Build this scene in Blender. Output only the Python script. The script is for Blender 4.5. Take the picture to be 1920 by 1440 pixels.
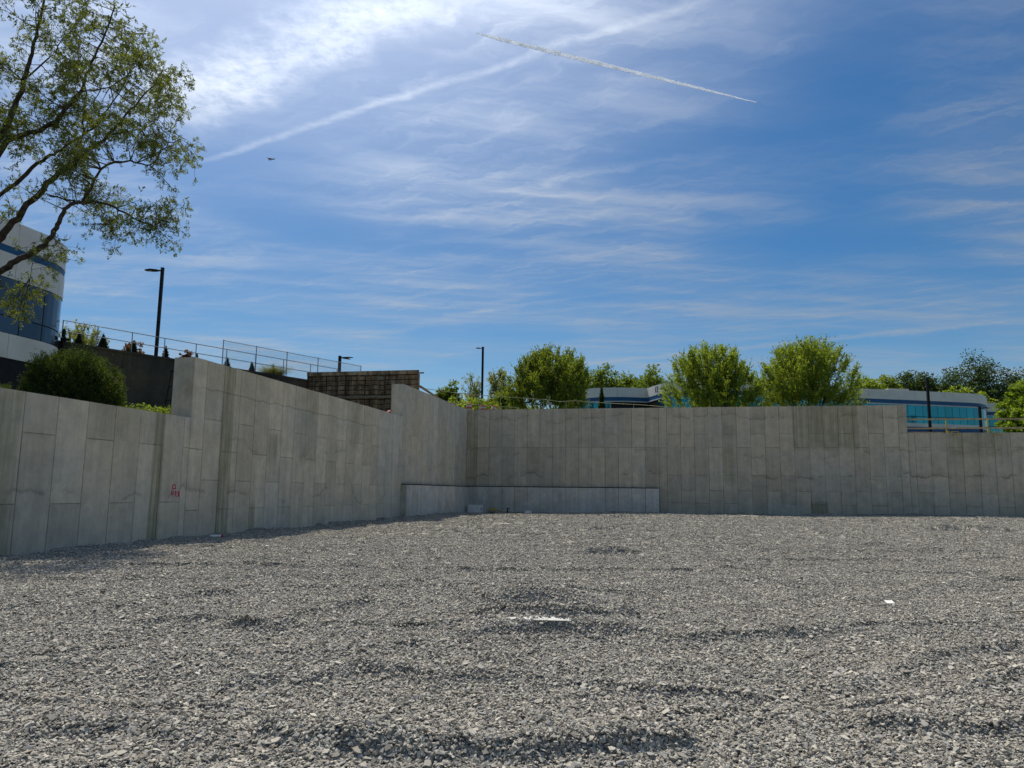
import bpy, bmesh, math, random
import numpy as np
from mathutils import Vector, Matrix

# ------------------------------------------------------------------ camera
SC = bpy.context.scene
for o in list(bpy.data.objects):
    bpy.data.objects.remove(o)
COL = SC.collection
R = math.radians
CAM_H = 1.52
F = 1440.0
PITCH, ROLL, YAW = R(8.0243), R(0.66357), R(11.9378)
_cp, _sp = math.cos(PITCH), math.sin(PITCH)
FW = np.array([0, _cp, _sp])
_up0 = np.array([0, -_sp, _cp]); _x0 = np.array([1.0, 0, 0])
CX = _x0 * math.cos(ROLL) + _up0 * math.sin(ROLL)
CU = _up0 * math.cos(ROLL) - _x0 * math.sin(ROLL)
cam_d = bpy.data.cameras.new("Camera")
cam_d.sensor_width = 36.0
cam_d.lens = F / 1920 * 36.0
cam_d.clip_start = 0.1
cam_d.clip_end = 40000
cam = bpy.data.objects.new("Camera", cam_d)
COL.objects.link(cam)
cam.matrix_world = Matrix(((CX[0], CU[0], -FW[0], 0), (CX[1], CU[1], -FW[1], 0), (CX[2], CU[2], -FW[2], CAM_H), (0, 0, 0, 1)))
SC.camera = cam

EL = np.array([math.sin(YAW), math.cos(YAW), 0])      # along the left wall, away from the camera
EB = np.array([math.cos(YAW), -math.sin(YAW), 0])     # along the back wall, to the right
KL = -14.531                                          # face of the left wall
SB = 53.341                                           # face of the back wall
O = np.array([0, 0, CAM_H])


def ray(u, v):
    return FW + CX * (u - 960) / F + CU * (720 - v) / F


def at(u, v, t):            # point at distance t along the view axis
    return O + ray(u, v) * t


def at_z(u, v, z):          # point at a known height
    d = ray(u, v)
    return O + d * ((z - CAM_H) / d[2])


def at_s(u, v, s):          # point on a plane parallel to the back wall
    d = ray(u, v)
    return O + d * (s / (d @ EL))


def at_k(u, v, k):          # point on a plane parallel to the left wall
    d = ray(u, v)
    return O + d * (k / (d @ EB))


def sk(s, k, z=0.0):
    return EL * s + EB * k + np.array([0, 0, z])


# ------------------------------------------------------------------ light
SUN_AZ, SUN_EL = R(-24.0), R(58.0)        # azimuth measured from +Y, clockwise
SUN = np.array([math.sin(SUN_AZ) * math.cos(SUN_EL), math.cos(SUN_AZ) * math.cos(SUN_EL), math.sin(SUN_EL)])
sun_d = bpy.data.lights.new("Sun", 'SUN')
sun_d.energy = 4.1
sun_d.angle = R(0.6)
sun_d.color = (1.0, 0.91, 0.775)
sun_o = bpy.data.objects.new("Sun", sun_d)
sun_o.rotation_euler = Vector(-SUN).to_track_quat('-Z', 'Y').to_euler()
COL.objects.link(sun_o)

SC.view_settings.view_transform = 'Standard'
SC.view_settings.look = 'None'
SC.view_settings.exposure = 0.0
SC.view_settings.gamma = 1.0
SC.view_settings.use_curve_mapping = False
SC.render.engine = 'CYCLES'
SC.cycles.max_bounces = 5
SC.cycles.diffuse_bounces = 2
SC.cycles.transparent_max_bounces = 12
SC.cycles.use_denoising = True
SC.cycles.use_adaptive_sampling = True
SC.cycles.adaptive_threshold = 0.02
SC.cycles.caustics_reflective = False
SC.cycles.caustics_refractive = False


class NT:
    """tiny helper for node trees"""
    def __init__(self, tree):
        self.t = tree
        self.n = tree.nodes
        self.l = tree.links

    def new(self, kind, **kw):
        nd = self.n.new(kind)
        for k, v in kw.items():
            setattr(nd, k, v)
        return nd

    def put(self, sock, val):
        if val is None:
            return
        if hasattr(val, 'is_linked') or isinstance(val, bpy.types.NodeSocket):
            self.l.new(val, sock)
        else:
            if isinstance(val, (tuple, list)) and sock.type == 'RGBA' and len(val) == 3:
                val = (*val, 1)
            sock.default_value = val

    def math(self, op, a, b=None, c=None, clamp=False):
        nd = self.new('ShaderNodeMath', operation=op, use_clamp=clamp)
        self.put(nd.inputs[0], a); self.put(nd.inputs[1], b)
        if c is not None:
            self.put(nd.inputs[2], c)
        return nd.outputs[0]

    def vmath(self, op, a, b=None, scale=None):
        nd = self.new('ShaderNodeVectorMath', operation=op)
        self.put(nd.inputs[0], a)
        if b is not None:
            self.put(nd.inputs[1], b)
        if scale is not None:
            self.put(nd.inputs['Scale'], scale)
        return nd.outputs['Value'] if op in ('DOT_PRODUCT', 'LENGTH', 'DISTANCE') else nd.outputs[0]

    def noise(self, vec, scale, detail=4, rough=.55, dist=0.0, dim='3D'):
        nd = self.new('ShaderNodeTexNoise', noise_dimensions=dim)
        self.put(nd.inputs['Vector'], vec)
        nd.inputs['Scale'].default_value = scale
        nd.inputs['Detail'].default_value = detail
        nd.inputs['Roughness'].default_value = rough
        nd.inputs['Distortion'].default_value = dist
        return nd.outputs[0]

    def voronoi(self, vec, scale, feature='F1', out='Distance'):
        nd = self.new('ShaderNodeTexVoronoi', feature=feature)
        self.put(nd.inputs['Vector'], vec)
        nd.inputs['Scale'].default_value = scale
        return nd.outputs[out]

    def ramp(self, fac, lo, hi, a=0.0, b=1.0, smooth=True):
        nd = self.new('ShaderNodeMapRange', interpolation_type='SMOOTHSTEP' if smooth else 'LINEAR')
        self.put(nd.inputs[0], fac)
        self.put(nd.inputs[1], lo); self.put(nd.inputs[2], hi)
        nd.inputs[3].default_value = a; nd.inputs[4].default_value = b
        return nd.outputs[0]

    def mix(self, fac, a, b, blend='MIX'):
        nd = self.new('ShaderNodeMix', data_type='RGBA', blend_type=blend)
        self.put(nd.inputs[0], fac); self.put(nd.inputs[6], a); self.put(nd.inputs[7], b)
        return nd.outputs[2]

    def sep(self, v):
        nd = self.new('ShaderNodeSeparateXYZ'); self.put(nd.inputs[0], v)
        return nd.outputs

    def comb(self, x, y, z):
        nd = self.new('ShaderNodeCombineXYZ')
        self.put(nd.inputs[0], x); self.put(nd.inputs[1], y); self.put(nd.inputs[2], z)
        return nd.outputs[0]


CLOUD_SHIFT = (21.4, 3.3, 0.0)


def build_world():
    w = bpy.data.worlds.new("World")
    SC.world = w
    w.use_nodes = True
    w.node_tree.nodes.clear()
    w.cycles.sampling_method = 'MANUAL'
    w.cycles.sample_map_resolution = 512
    g = NT(w.node_tree)
    out = g.new('ShaderNodeOutputWorld')
    bg = g.new('ShaderNodeBackground')
    bg.inputs['Strength'].default_value = 0.08
    sky = g.new('ShaderNodeTexSky', sky_type='NISHITA')
    sky.sun_disc = False
    sky.sun_elevation = SUN_EL
    sky.sun_rotation = SUN_AZ
    sky.air_density = 1.0
    sky.dust_density = 0.35
    sky.ozone_density = 3.0
    d = g.new('ShaderNodeTexCoord').outputs['Generated']
    sx = g.sep(d)
    zc = g.math('MAXIMUM', sx[2], 0.04)
    # the layer of high cloud: a plane one unit above, seen in direction d
    px = g.math('DIVIDE', sx[0], zc)
    py = g.math('DIVIDE', sx[1], zc)
    uv = g.comb(px, py, 0.0)
    cosang = g.vmath('DOT_PRODUCT', d, tuple(float(x) for x in SUN))
    ang = g.math('ARCCOSINE', g.math('MINIMUM', cosang, 1.0))

    def plane(u, v):
        r = ray(u, v)
        return np.array([r[0] / r[2], r[1] / r[2]])

    # streaky cirrus: noise drawn out along one direction of the layer
    A = plane(380, 300); B = plane(1310, 0)
    th = math.atan2((B - A)[1], (B - A)[0])

    def rot(th, sx_, sy_):
        mp = g.new('ShaderNodeMapping')
        mp.inputs['Rotation'].default_value = (0, 0, -th)
        mp.inputs['Scale'].default_value = (sx_, sy_, 1)
        # rotate first, then scale
        mp.vector_type = 'TEXTURE'
        mp.inputs['Rotation'].default_value = (0, 0, th)
        mp.inputs['Scale'].default_value = (1 / sx_, 1 / sy_, 1)
        g.put(mp.inputs[0], wuv)
        return mp.outputs[0]
    shared_a = g.noise(uv, 5.0, 4, .6)
    shared_b = g.noise(uv, 22.0, 4, .65)
    wv = g.vmath('SCALE', (.20, .16, 0.0), scale=g.math('SUBTRACT', shared_a, .5))
    wuv = g.vmath('ADD', g.vmath('ADD', uv, wv), CLOUD_SHIFT)
    big = g.noise(rot(0.35, .75, 1.0), 0.9, 2, .5)
    wisps = g.noise(rot(0.12, .50, 1.9), 2.1, 6, .60)
    fine = g.noise(rot(th, .45, 2.6), 4.2, 5, .64)
    veil = g.ramp(big, .29, .64)
    wis = g.ramp(wisps, .40, .78)
    fin = g.ramp(fine, .42, .80)
    cov = g.math('MULTIPLY', veil, g.math('ADD', g.math('MULTIPLY', wis, .48), g.math('ADD', g.math('MULTIPLY', fin, .28), .13)))

    def line(p, q, w0, w1, amp, nsc=9.0, soft=.6, e0=.06, e1=.06):
        p, q = plane(*p), plane(*q)
        dv = q - p
        L = float(np.hypot(*dv)); e = dv / L; nrm = np.array([-e[1], e[0]])
        rel = g.vmath('SUBTRACT', uv, (float(p[0]), float(p[1]), 0.0))
        al = g.math('DIVIDE', g.vmath('DOT_PRODUCT', rel, (float(e[0]), float(e[1]), 0.0)), L)
        ac = g.vmath('DOT_PRODUCT', rel, (float(nrm[0]), float(nrm[1]), 0.0))
        wob = g.math('MULTIPLY', g.math('SUBTRACT', shared_a, .5), (w0 + w1) * 1.6 * soft)
        ac = g.math('ABSOLUTE', g.math('ADD', ac, wob))
        wd = g.math('MULTIPLY_ADD', g.math('MINIMUM', g.math('MAXIMUM', al, 0.0), 1.0), w1 - w0, w0)
        m = g.ramp(g.math('DIVIDE', ac, wd), 1.0, 0.0)
        m = g.math('MULTIPLY', m, g.ramp(al, 0.0, e0))
        m = g.math('MULTIPLY', m, g.ramp(al, 1.0, 1.0 - e1))
        tex = g.ramp(shared_b, .25, .65, .35, 1.0)
        return g.math('MULTIPLY', g.math('MULTIPLY', m, tex), amp)

    trails = [
        line((330, 318), (1420, -36), .028, .024, .22, 8.0, .8, .15, .12),        # old broad trail
        line((250, 245), (900, -70), .17, .17, .42, 5.0, .45, .25, .25),            # thick band of cloud near the sun
        line((1020, 690), (1990, 592), .17, .12, .36, 1.6, .6, .12, .12),         # low trail at the right
        line((1650, 415), (2000, 365), .05, .05, .10, 3.0, .6, .2, .1),
        line((640, 640), (1000, 566), .12, .10, .16, 3.0, .9, .25, .25),
    ]
    for tnode in trails:
        cov = g.math('ADD', cov, tnode)
    low = g.ramp(sx[2], 0.02, 0.16)
    cov = g.math('MULTIPLY', g.math('MINIMUM', cov, 1.0), low)
    # ice cloud scatters forwards: bright towards the sun, thin and pale away from it
    glow = g.math('POWER', g.math('MAXIMUM', g.math('SUBTRACT', 1.0, g.math('DIVIDE', ang, R(62))), 0.0), 2.6)
    peak = g.math('POWER', g.math('MAXIMUM', g.math('SUBTRACT', 1.0, g.math('DIVIDE', ang, R(46))), 0.0), 2.0)
    crad = g.math('MULTIPLY_ADD', glow, 66.0, 5.2)
    ccol = g.vmath('SCALE', (0.93, 0.985, 1.06), scale=crad)
    aur = g.vmath('SCALE', (1.0, 1.0, 1.0), scale=g.math('ADD', g.math('MULTIPLY', glow, 7.0), g.math('MULTIPLY', peak, 15.0)))
    hs = g.new('ShaderNodeHueSaturation')
    hs.inputs['Saturation'].default_value = 1.38
    hs.inputs['Value'].default_value = 1.0
    g.put(hs.inputs['Color'], sky.outputs[0])
    base = g.vmath('ADD', hs.outputs[0], aur)
    col = g.mix(cov, base, ccol)
    g.put(bg.inputs['Color'], col)
    g.l.new(bg.outputs[0], out.inputs[0])


build_world()

# ------------------------------------------------------------------ helpers
RNG = np.random.default_rng(7)
random.seed(7)


def tag(o, label=None, cat=None, group=None, kind=None):
    if label: o["label"] = label
    if cat: o["category"] = cat
    if group: o["group"] = group
    if kind: o["kind"] = kind
    return o


def empty(name, loc=(0, 0, 0), rz=0.0):
    o = bpy.data.objects.new(name, None)
    o.location = tuple(float(c) for c in loc)
    o.rotation_euler = (0, 0, rz)
    o.empty_display_size = .3
    COL.objects.link(o)
    return o


class MB:
    def __init__(self):
        self.v = []; self.f = []; self.m = []

    def add(self, verts, faces, mi=0):
        b = len(self.v)
        self.v += [tuple(float(c) for c in p) for p in verts]
        self.f += [tuple(i + b for i in f) for f in faces]
        self.m += [mi] * len(faces)
        return self

    def box(self, x0, x1, y0, y1, z0, z1, mi=0):
        return self.add([(x0, y0, z0), (x1, y0, z0), (x1, y1, z0), (x0, y1, z0), (x0, y0, z1), (x1, y0, z1), (x1, y1, z1), (x0, y1, z1)],
                        [(0, 3, 2, 1), (4, 5, 6, 7), (0, 1, 5, 4), (1, 2, 6, 5), (2, 3, 7, 6), (3, 0, 4, 7)], mi)

    def bar(self, p, q, w, h=None, mi=0, upv=(0, 0, 1)):
        p, q = np.array(p, float), np.array(q, float)
        h = h or w
        d = q - p; d /= np.linalg.norm(d)
        upv = np.array(upv, float)
        if abs(d @ upv) > .95: upv = np.array([0, 1.0, 0])
        sx = np.cross(d, upv); sx /= np.linalg.norm(sx)
        sy = np.cross(sx, d)
        vs = []
        for c in (p, q):
            for a, b in ((-1, -1), (1, -1), (1, 1), (-1, 1)):
                vs.append(c + sx * a * w / 2 + sy * b * h / 2)
        return self.add(vs, [(0, 1, 2, 3), (7, 6, 5, 4), (0, 4, 5, 1), (1, 5, 6, 2), (2, 6, 7, 3), (3, 7, 4, 0)], mi)

    def tube(self, pts, rads, n=6, mi=0, caps=True):
        pts = [np.array(p, float) for p in pts]
        if not hasattr(rads, '__len__'): rads = [rads] * len(pts)
        rings = []
        ref = np.array([0.31, 0.22, 0.92])
        for i, p in enumerate(pts):
            d = pts[min(i + 1, len(pts) - 1)] - pts[max(i - 1, 0)]
            d /= (np.linalg.norm(d) + 1e-9)
            a = np.cross(d, ref)
            if np.linalg.norm(a) < .1: a = np.cross(d, (1, 0, 0))
            a /= np.linalg.norm(a); b = np.cross(d, a)
            rings.append([p + rads[i] * (math.cos(2 * math.pi * j / n) * a + math.sin(2 * math.pi * j / n) * b) for j in range(n)])
        vs = [v for r in rings for v in r]; fs = []
        for i in range(len(pts) - 1):
            for j in range(n):
                k = (j + 1) % n
                fs.append((i * n + j, i * n + k, (i + 1) * n + k, (i + 1) * n + j))
        if caps:
            fs.append(tuple(range(n))[::-1]); fs.append(tuple((len(pts) - 1) * n + j for j in range(n)))
        return self.add(vs, fs, mi)

    def lathe(self, prof, n=16, c=(0, 0, 0), mi=0):
        vs = []; fs = []
        for r, z in prof:
            for j in range(n):
                a = 2 * math.pi * j / n
                vs.append((c[0] + r * math.cos(a), c[1] + r * math.sin(a), c[2] + z))
        for i in range(len(prof) - 1):
            for j in range(n):
                k = (j + 1) % n
                fs.append((i * n + j, i * n + k, (i + 1) * n + k, (i + 1) * n + j))
        fs.append(tuple(range(n))[::-1]); fs.append(tuple((len(prof) - 1) * n + j for j in range(n)))
        return self.add(vs, fs, mi)

    def build(self, name, mat, parent=None, smooth=False):
        me = bpy.data.meshes.new(name)
        me.from_pydata(self.v, [], self.f)
        mats = mat if isinstance(mat, (list, tuple)) else [mat]
        for m in mats: me.materials.append(m)
        if len(mats) > 1: me.polygons.foreach_set('material_index', self.m)
        if smooth: me.polygons.foreach_set('use_smooth', [True] * len(self.f))
        me.update()
        o = bpy.data.objects.new(name, me)
        COL.objects.link(o)
        if parent: o.parent = parent
        return o


def mesh_np(name, verts, faces, mat, parent=None, smooth=False):
    """fast mesh from numpy arrays; all faces have the same corner count"""
    verts = np.asarray(verts, np.float32); faces = np.asarray(faces, np.int32)
    me = bpy.data.meshes.new(name)
    nf, c = faces.shape
    me.vertices.add(len(verts)); me.vertices.foreach_set('co', verts.ravel())
    me.loops.add(nf * c); me.loops.foreach_set('vertex_index', faces.ravel())
    me.polygons.add(nf)
    me.polygons.foreach_set('loop_start', np.arange(0, nf * c, c, dtype=np.int32))
    me.polygons.foreach_set('use_smooth', np.full(nf, smooth))
    me.materials.append(mat)
    me.update(calc_edges=True)
    o = bpy.data.objects.new(name, me)
    COL.objects.link(o)
    if parent: o.parent = parent
    return o


def copy_tree(o, parent=None):
    c = o.copy(); COL.objects.link(c)
    if parent: c.parent = parent
    for ch in list(o.children):
        copy_tree(ch, c)
    return c


# value noise on a lattice (numpy)
_LAT = np.random.default_rng(3).random((256, 256)).astype(np.float32)


def vnoise(x, y):
    xi = np.floor(x).astype(int); yi = np.floor(y).astype(int)
    fx = x - xi; fy = y - yi
    fx = fx * fx * (3 - 2 * fx); fy = fy * fy * (3 - 2 * fy)
    g = lambda a, b: _LAT[a & 255, b & 255]
    return (g(xi, yi) * (1 - fx) + g(xi + 1, yi) * fx) * (1 - fy) + (g(xi, yi + 1) * (1 - fx) + g(xi + 1, yi + 1) * fx) * fy - .5


def fbm(x, y, n=4):
    s = 0; a = 1.0
    for i in range(n):
        s = s + a * vnoise(x + 17.3 * i, y + 9.1 * i); x = x * 2.03; y = y * 2.03; a *= .5
    return s


# ------------------------------------------------------------------ materials
def mat_new(name):
    m = bpy.data.materials.new(name)
    m.use_nodes = True
    m.node_tree.nodes.clear()
    g = NT(m.node_tree)
    out = g.new('ShaderNodeOutputMaterial')
    return m, g, out


def principled(g, out, col, rough=.8, metal=0.0, bump=None, bstr=.3, bdist=.02, spec=.3):
    b = g.new('ShaderNodeBsdfPrincipled')
    g.put(b.inputs['Base Color'], col)
    g.put(b.inputs['Roughness'], rough)
    b.inputs['Metallic'].default_value = metal
    b.inputs['Specular IOR Level'].default_value = spec
    if bump is not None:
        bn = g.new('ShaderNodeBump')
        bn.inputs['Strength'].default_value = bstr
        bn.inputs['Distance'].default_value = bdist
        g.put(bn.inputs['Height'], bump)
        g.put(b.inputs['Normal'], bn.outputs[0])
    g.l.new(b.outputs[0], out.inputs[0])
    return b


def simple(name, col, rough=.6, metal=0.0, var=.12, scale=3.0, spec=.3, dirt=None):
    m, g, out = mat_new(name)
    p = g.new('ShaderNodeTexCoord').outputs['Object']
    n = g.noise(p, scale, 5, .6)
    c2 = tuple(c * (1 - var * 2) for c in col); c3 = tuple(min(1, c * (1 + var)) for c in col)
    c = g.mix(g.ramp(n, .3, .7), c2, c3)
    if dirt:
        n2 = g.noise(p, scale * 2.7, 6, .7)
        c = g.mix(g.ramp(n2, .48, .72), c, dirt)
    principled(g, out, c, rough, metal, n, .15, .01, spec)
    return m


def leaf_mat(name, c1, c2, trans=.5, scale=1.2, gloss=.035):
    m, g, out = mat_new(name)
    p = g.new('ShaderNodeNewGeometry').outputs['Position']
    n = g.noise(p, scale, 3, .6)
    w = g.new('ShaderNodeTexWhiteNoise', noise_dimensions='3D')
    g.put(w.inputs[0], g.vmath('SNAP', p, (.06, .06, .06)))
    f = g.math('ADD', g.math('MULTIPLY', g.ramp(n, .3, .7), .65), g.math('MULTIPLY', w.outputs[0], .35))
    c = g.mix(f, c1, c2)
    d = g.new('ShaderNodeBsdfDiffuse'); g.put(d.inputs[0], c)
    t = g.new('ShaderNodeBsdfTranslucent')
    g.put(t.inputs[0], g.mix(1.0, c, (1.35, 1.25, .55), 'MULTIPLY'))
    gl = g.new('ShaderNodeBsdfGlossy'); gl.inputs['Roughness'].default_value = .55
    g.put(gl.inputs[0], (.55, .6, .55))
    mx = g.new('ShaderNodeMixShader'); mx.inputs[0].default_value = trans
    g.l.new(d.outputs[0], mx.inputs[1]); g.l.new(t.outputs[0], mx.inputs[2])
    m2 = g.new('ShaderNodeMixShader'); m2.inputs[0].default_value = gloss
    g.l.new(mx.outputs[0], m2.inputs[1]); g.l.new(gl.outputs[0], m2.inputs[2])
    g.l.new(m2.outputs[0], out.inputs[0])
    return m


def concrete(name, base, warm, ref, streaks=(), tan_z=None, pour=(), stain_amt=.5, tone=1.0, cool=(.53, .50, .415)):
    """board-faced cast concrete; ref is the wall's Empty, so that the marks sit on the wall"""
    m, g, out = mat_new(name)
    tc = g.new('ShaderNodeTexCoord'); tc.object = ref
    p = tc.outputs['Object']
    s = g.sep(p)
    oi = g.new('ShaderNodeObjectInfo').outputs['Random']
    c = g.mix(g.ramp(g.noise(p, .22, 3, .55), .32, .68), base, cool)
    c = g.mix(g.math('MULTIPLY', g.ramp(g.noise(g.vmath('ADD', p, (31., 7., 3.)), .33, 5, .62), .44, .66), .8), c, warm)
    # cloudy mottling and vertical run marks
    st = g.vmath('MULTIPLY', p, (2.3, 2.3, .12))
    run = g.ramp(g.noise(st, 1.6, 6, .65), .30, .74, .90, 1.08)
    mot = g.ramp(g.noise(p, 1.7, 5, .68), .26, .74, .84, 1.12)
    fin = g.ramp(g.noise(g.vmath('MULTIPLY', p, (1, 1, .35)), 14, 4, .7), .25, .75, .93, 1.06)
    k = g.math('MULTIPLY', g.math('MULTIPLY', run, mot), fin)
    k = g.math('MULTIPLY', k, g.math('MULTIPLY_ADD', oi, .20, .90))
    # bug holes
    vd = g.voronoi(g.vmath('MULTIPLY', p, (1, 1, .8)), 5.5)
    hole = g.ramp(vd, .03, .09, .45, 1.0)
    hz = g.ramp(g.noise(p, .9, 3, .5), .45, .6)
    k = g.math('MULTIPLY', k, g.math('MAXIMUM', hole, g.math('SUBTRACT', 1.0, hz)))
    # wavy pour lines
    wob = g.math('MULTIPLY', g.math('SUBTRACT', g.noise(g.vmath('MULTIPLY', p, (.33, .33, .12)), 1.0, 5, .66), .5), 2.4)
    gate = g.noise(p, .55, 3, .6) if pour else None
    for i, (z0, amt) in enumerate(pour):
        dz = g.math('SUBTRACT', g.math('ADD', s[2], wob), z0)
        gt = g.ramp(gate, .50, .58) if i % 3 == 0 else (g.ramp(gate, .50, .42) if i % 3 == 1 else g.math('MULTIPLY', g.ramp(gate, .40, .46), g.ramp(gate, .58, .52)))
        ln = g.ramp(g.math('ABSOLUTE', dz), .09, .0)
        fade = g.math('MULTIPLY', g.ramp(dz, .0, .5, 1.0, .0), g.ramp(dz, -.02, .02))
        k = g.math('MULTIPLY', k, g.math('SUBTRACT', 1.0, g.math('MULTIPLY', g.math('MULTIPLY', gt, g.math('ADD', g.math('MULTIPLY', ln, .34), g.math('MULTIPLY', fade, .13))), amt)))
    if tan_z is not None:
        z0, x0, x1 = tan_z
        zz = g.math('ADD', s[2], g.math('MULTIPLY', g.math('SUBTRACT', g.noise(g.vmath('MULTIPLY', p, (.6, .6, .0)), .9, 4, .6), .5), .5))
        tm = g.math('MULTIPLY', g.ramp(zz, z0 - .03, z0 + .05), g.math('MULTIPLY', g.ramp(s[0], x0, x0 + 1.0), g.ramp(s[0], x1, x1 - 4.0)))
        c = g.mix(g.math('MULTIPLY', tm, .7), c, warm)
        edge = g.math('MULTIPLY', g.ramp(g.math('ABSOLUTE', g.math('SUBTRACT', zz, z0)), .05, .0), g.math('MULTIPLY', g.ramp(s[0], x0, x0 + 1.0), g.ramp(s[0], x1, x1 - 4.0)))
        k = g.math('MULTIPLY', k, g.math('SUBTRACT', 1.0, g.math('MULTIPLY', edge, .28)))
    if streaks:
        swob = g.math('SUBTRACT', g.noise(g.vmath('MULTIPLY', p, (.2, .2, .35)), 1.0, 3, .5), .5)
        sflow = g.ramp(g.noise(g.vmath('MULTIPLY', p, (9., 9., .25)), 1.0, 3, .7), .3, .62, .35, 1.0)
    for x0, x1, z0, z1, amt in streaks:
        wx = g.math('ADD', s[0], g.math('MULTIPLY', swob, .25))
        mk = g.math('MULTIPLY', g.ramp(wx, x0, x0 + .12), g.ramp(wx, x1, x1 - .12))
        mk = g.math('MULTIPLY', mk, g.math('MULTIPLY', g.ramp(s[2], z1 + .3, z1), g.ramp(s[2], z0, z0 + .5)))
        fl = sflow
        c = g.mix(g.math('MULTIPLY', g.math('MULTIPLY', mk, fl), amt), c, (.20, .19, .10))
    c = g.mix(1.0, c, g.comb(k, k, k), 'MULTIPLY')
    if tone != 1.0:
        c = g.mix(1.0, c, (tone, tone, tone), 'MULTIPLY')
    h = g.math('ADD', g.math('MULTIPLY', g.noise(p, 9, 4, .7), .6), g.math('MULTIPLY', hole, .4))
    principled(g, out, c, .88, 0, h, .22, .012, .2)
    return m


# ------------------------------------------------------------------ ground
CRATERS = []   # x, y, rx, ry, depth


def crater(u, v, rx, ry, dep):
    p = at_z(u, v, 0.0)
    CRATERS.append((p[0], p[1], rx, ry, dep))


SCARPS = []    # x, y, half width, height, rise length, decay length


def scarp(u, v, hw, h, rise, decay):
    p = at_z(u, v, 0.0)
    SCARPS.append((p[0], p[1], hw, h, rise, decay))


scarp(1060, 1186, 1.30, .09, .18, .8)
scarp(1010, 1152, .95, .21, .5, 1.1)
scarp(1145, 1036, .80, .16, .2, .9)
scarp(1145, 996, .90, .20, .25, 1.2)
scarp(1170, 974.5, 1.3, .24, .35, 1.6)
scarp(1815, 1003, 2.4, .22, .35, 1.8)
RIDGES = []    # polyline, height, width


def ridge(pts, h, w):
    RIDGES.append(([at_z(u, v, 0.0)[:2] for u, v in pts], h * 1.35, w * .62))


ridge([(890, 1166), (960, 1172), (1060, 1178), (1180, 1174)], .06, .16)
ridge([(700, 1110), (900, 1090), (1100, 1082), (1300, 1090), (1500, 1112), (1700, 1150)], .022, .16)
ridge([(150, 1105), (420, 1062), (640, 1038), (800, 1024)], .04, .25)
ridge([(1180, 1045), (1400, 1040), (1650, 1052), (1900, 1078)], .03, .22)
ridge([(1250, 1205), (1450, 1200), (1650, 1180), (1900, 1130)], .02, .14)
ridge([(100, 1230), (350, 1215), (620, 1212), (880, 1222)], .022, .13)
ridge([(1250, 1345), (1500, 1330), (1750, 1300), (1930, 1262)], .026, .12)
ridge([(0, 1300), (180, 1318), (420, 1330)], .026, .12)
ridge([(1300, 995), (1500, 992), (1750, 990), (1920, 993)], .06, .5)
ridge([(420, 1284), (500, 1276), (600, 1270), (680, 1257), (780, 1266), (830, 1275)], .075, .16)
ridge([(255, 1176), (420, 1178), (520, 1187), (560, 1163), (680, 1140)], .060, .18)
ridge([(0, 1155), (90, 1141), (215, 1120)], .065, .22)
ridge([(180, 1157), (350, 1131), (500, 1118)], .05, .22)
ridge([(420, 1100), (640, 1072), (820, 1052)], .06, .3)
ridge([(930, 1054), (960, 1048), (1010, 1042)], .07, .3)
ridge([(520, 1385), (650, 1402), (800, 1412), (960, 1412), (1120, 1402), (1260, 1398)], .085, .16)
ridge([(850, 1268), (1000, 1276), (1180, 1290), (1420, 1300)], .055, .16)
ridge([(1130, 1168), (1230, 1174), (1330, 1168)], .05, .2)
ridge([(1560, 1290), (1750, 1245), (1930, 1216)], .06, .22)
ridge([(1600, 1130), (1760, 1100), (1930, 1088)], .05, .3)
ridge([(1340, 1062), (1420, 1090), (1500, 1120)], .05, .3)
ridge([(1500, 1000), (1600, 1012), (1760, 1018)], .09, .5)
ridge([(1640, 1362), (1780, 1372), (1930, 1366)], .06, .18)
ridge([(1260, 1010), (1380, 1004), (1540, 985)], .07, .45)
ridge([(60, 1385), (240, 1372), (380, 1385)], .05, .2)
ridge([(600, 1034), (800, 1012), (960, 1001)], .07, .4)
ridge([(880, 982), (1020, 980), (1200, 985)], .08, .6)


def smooth(a, b, x):
    t = np.clip((x - a) / (b - a), 0, 1)
    return t * t * (3 - 2 * t)


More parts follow.
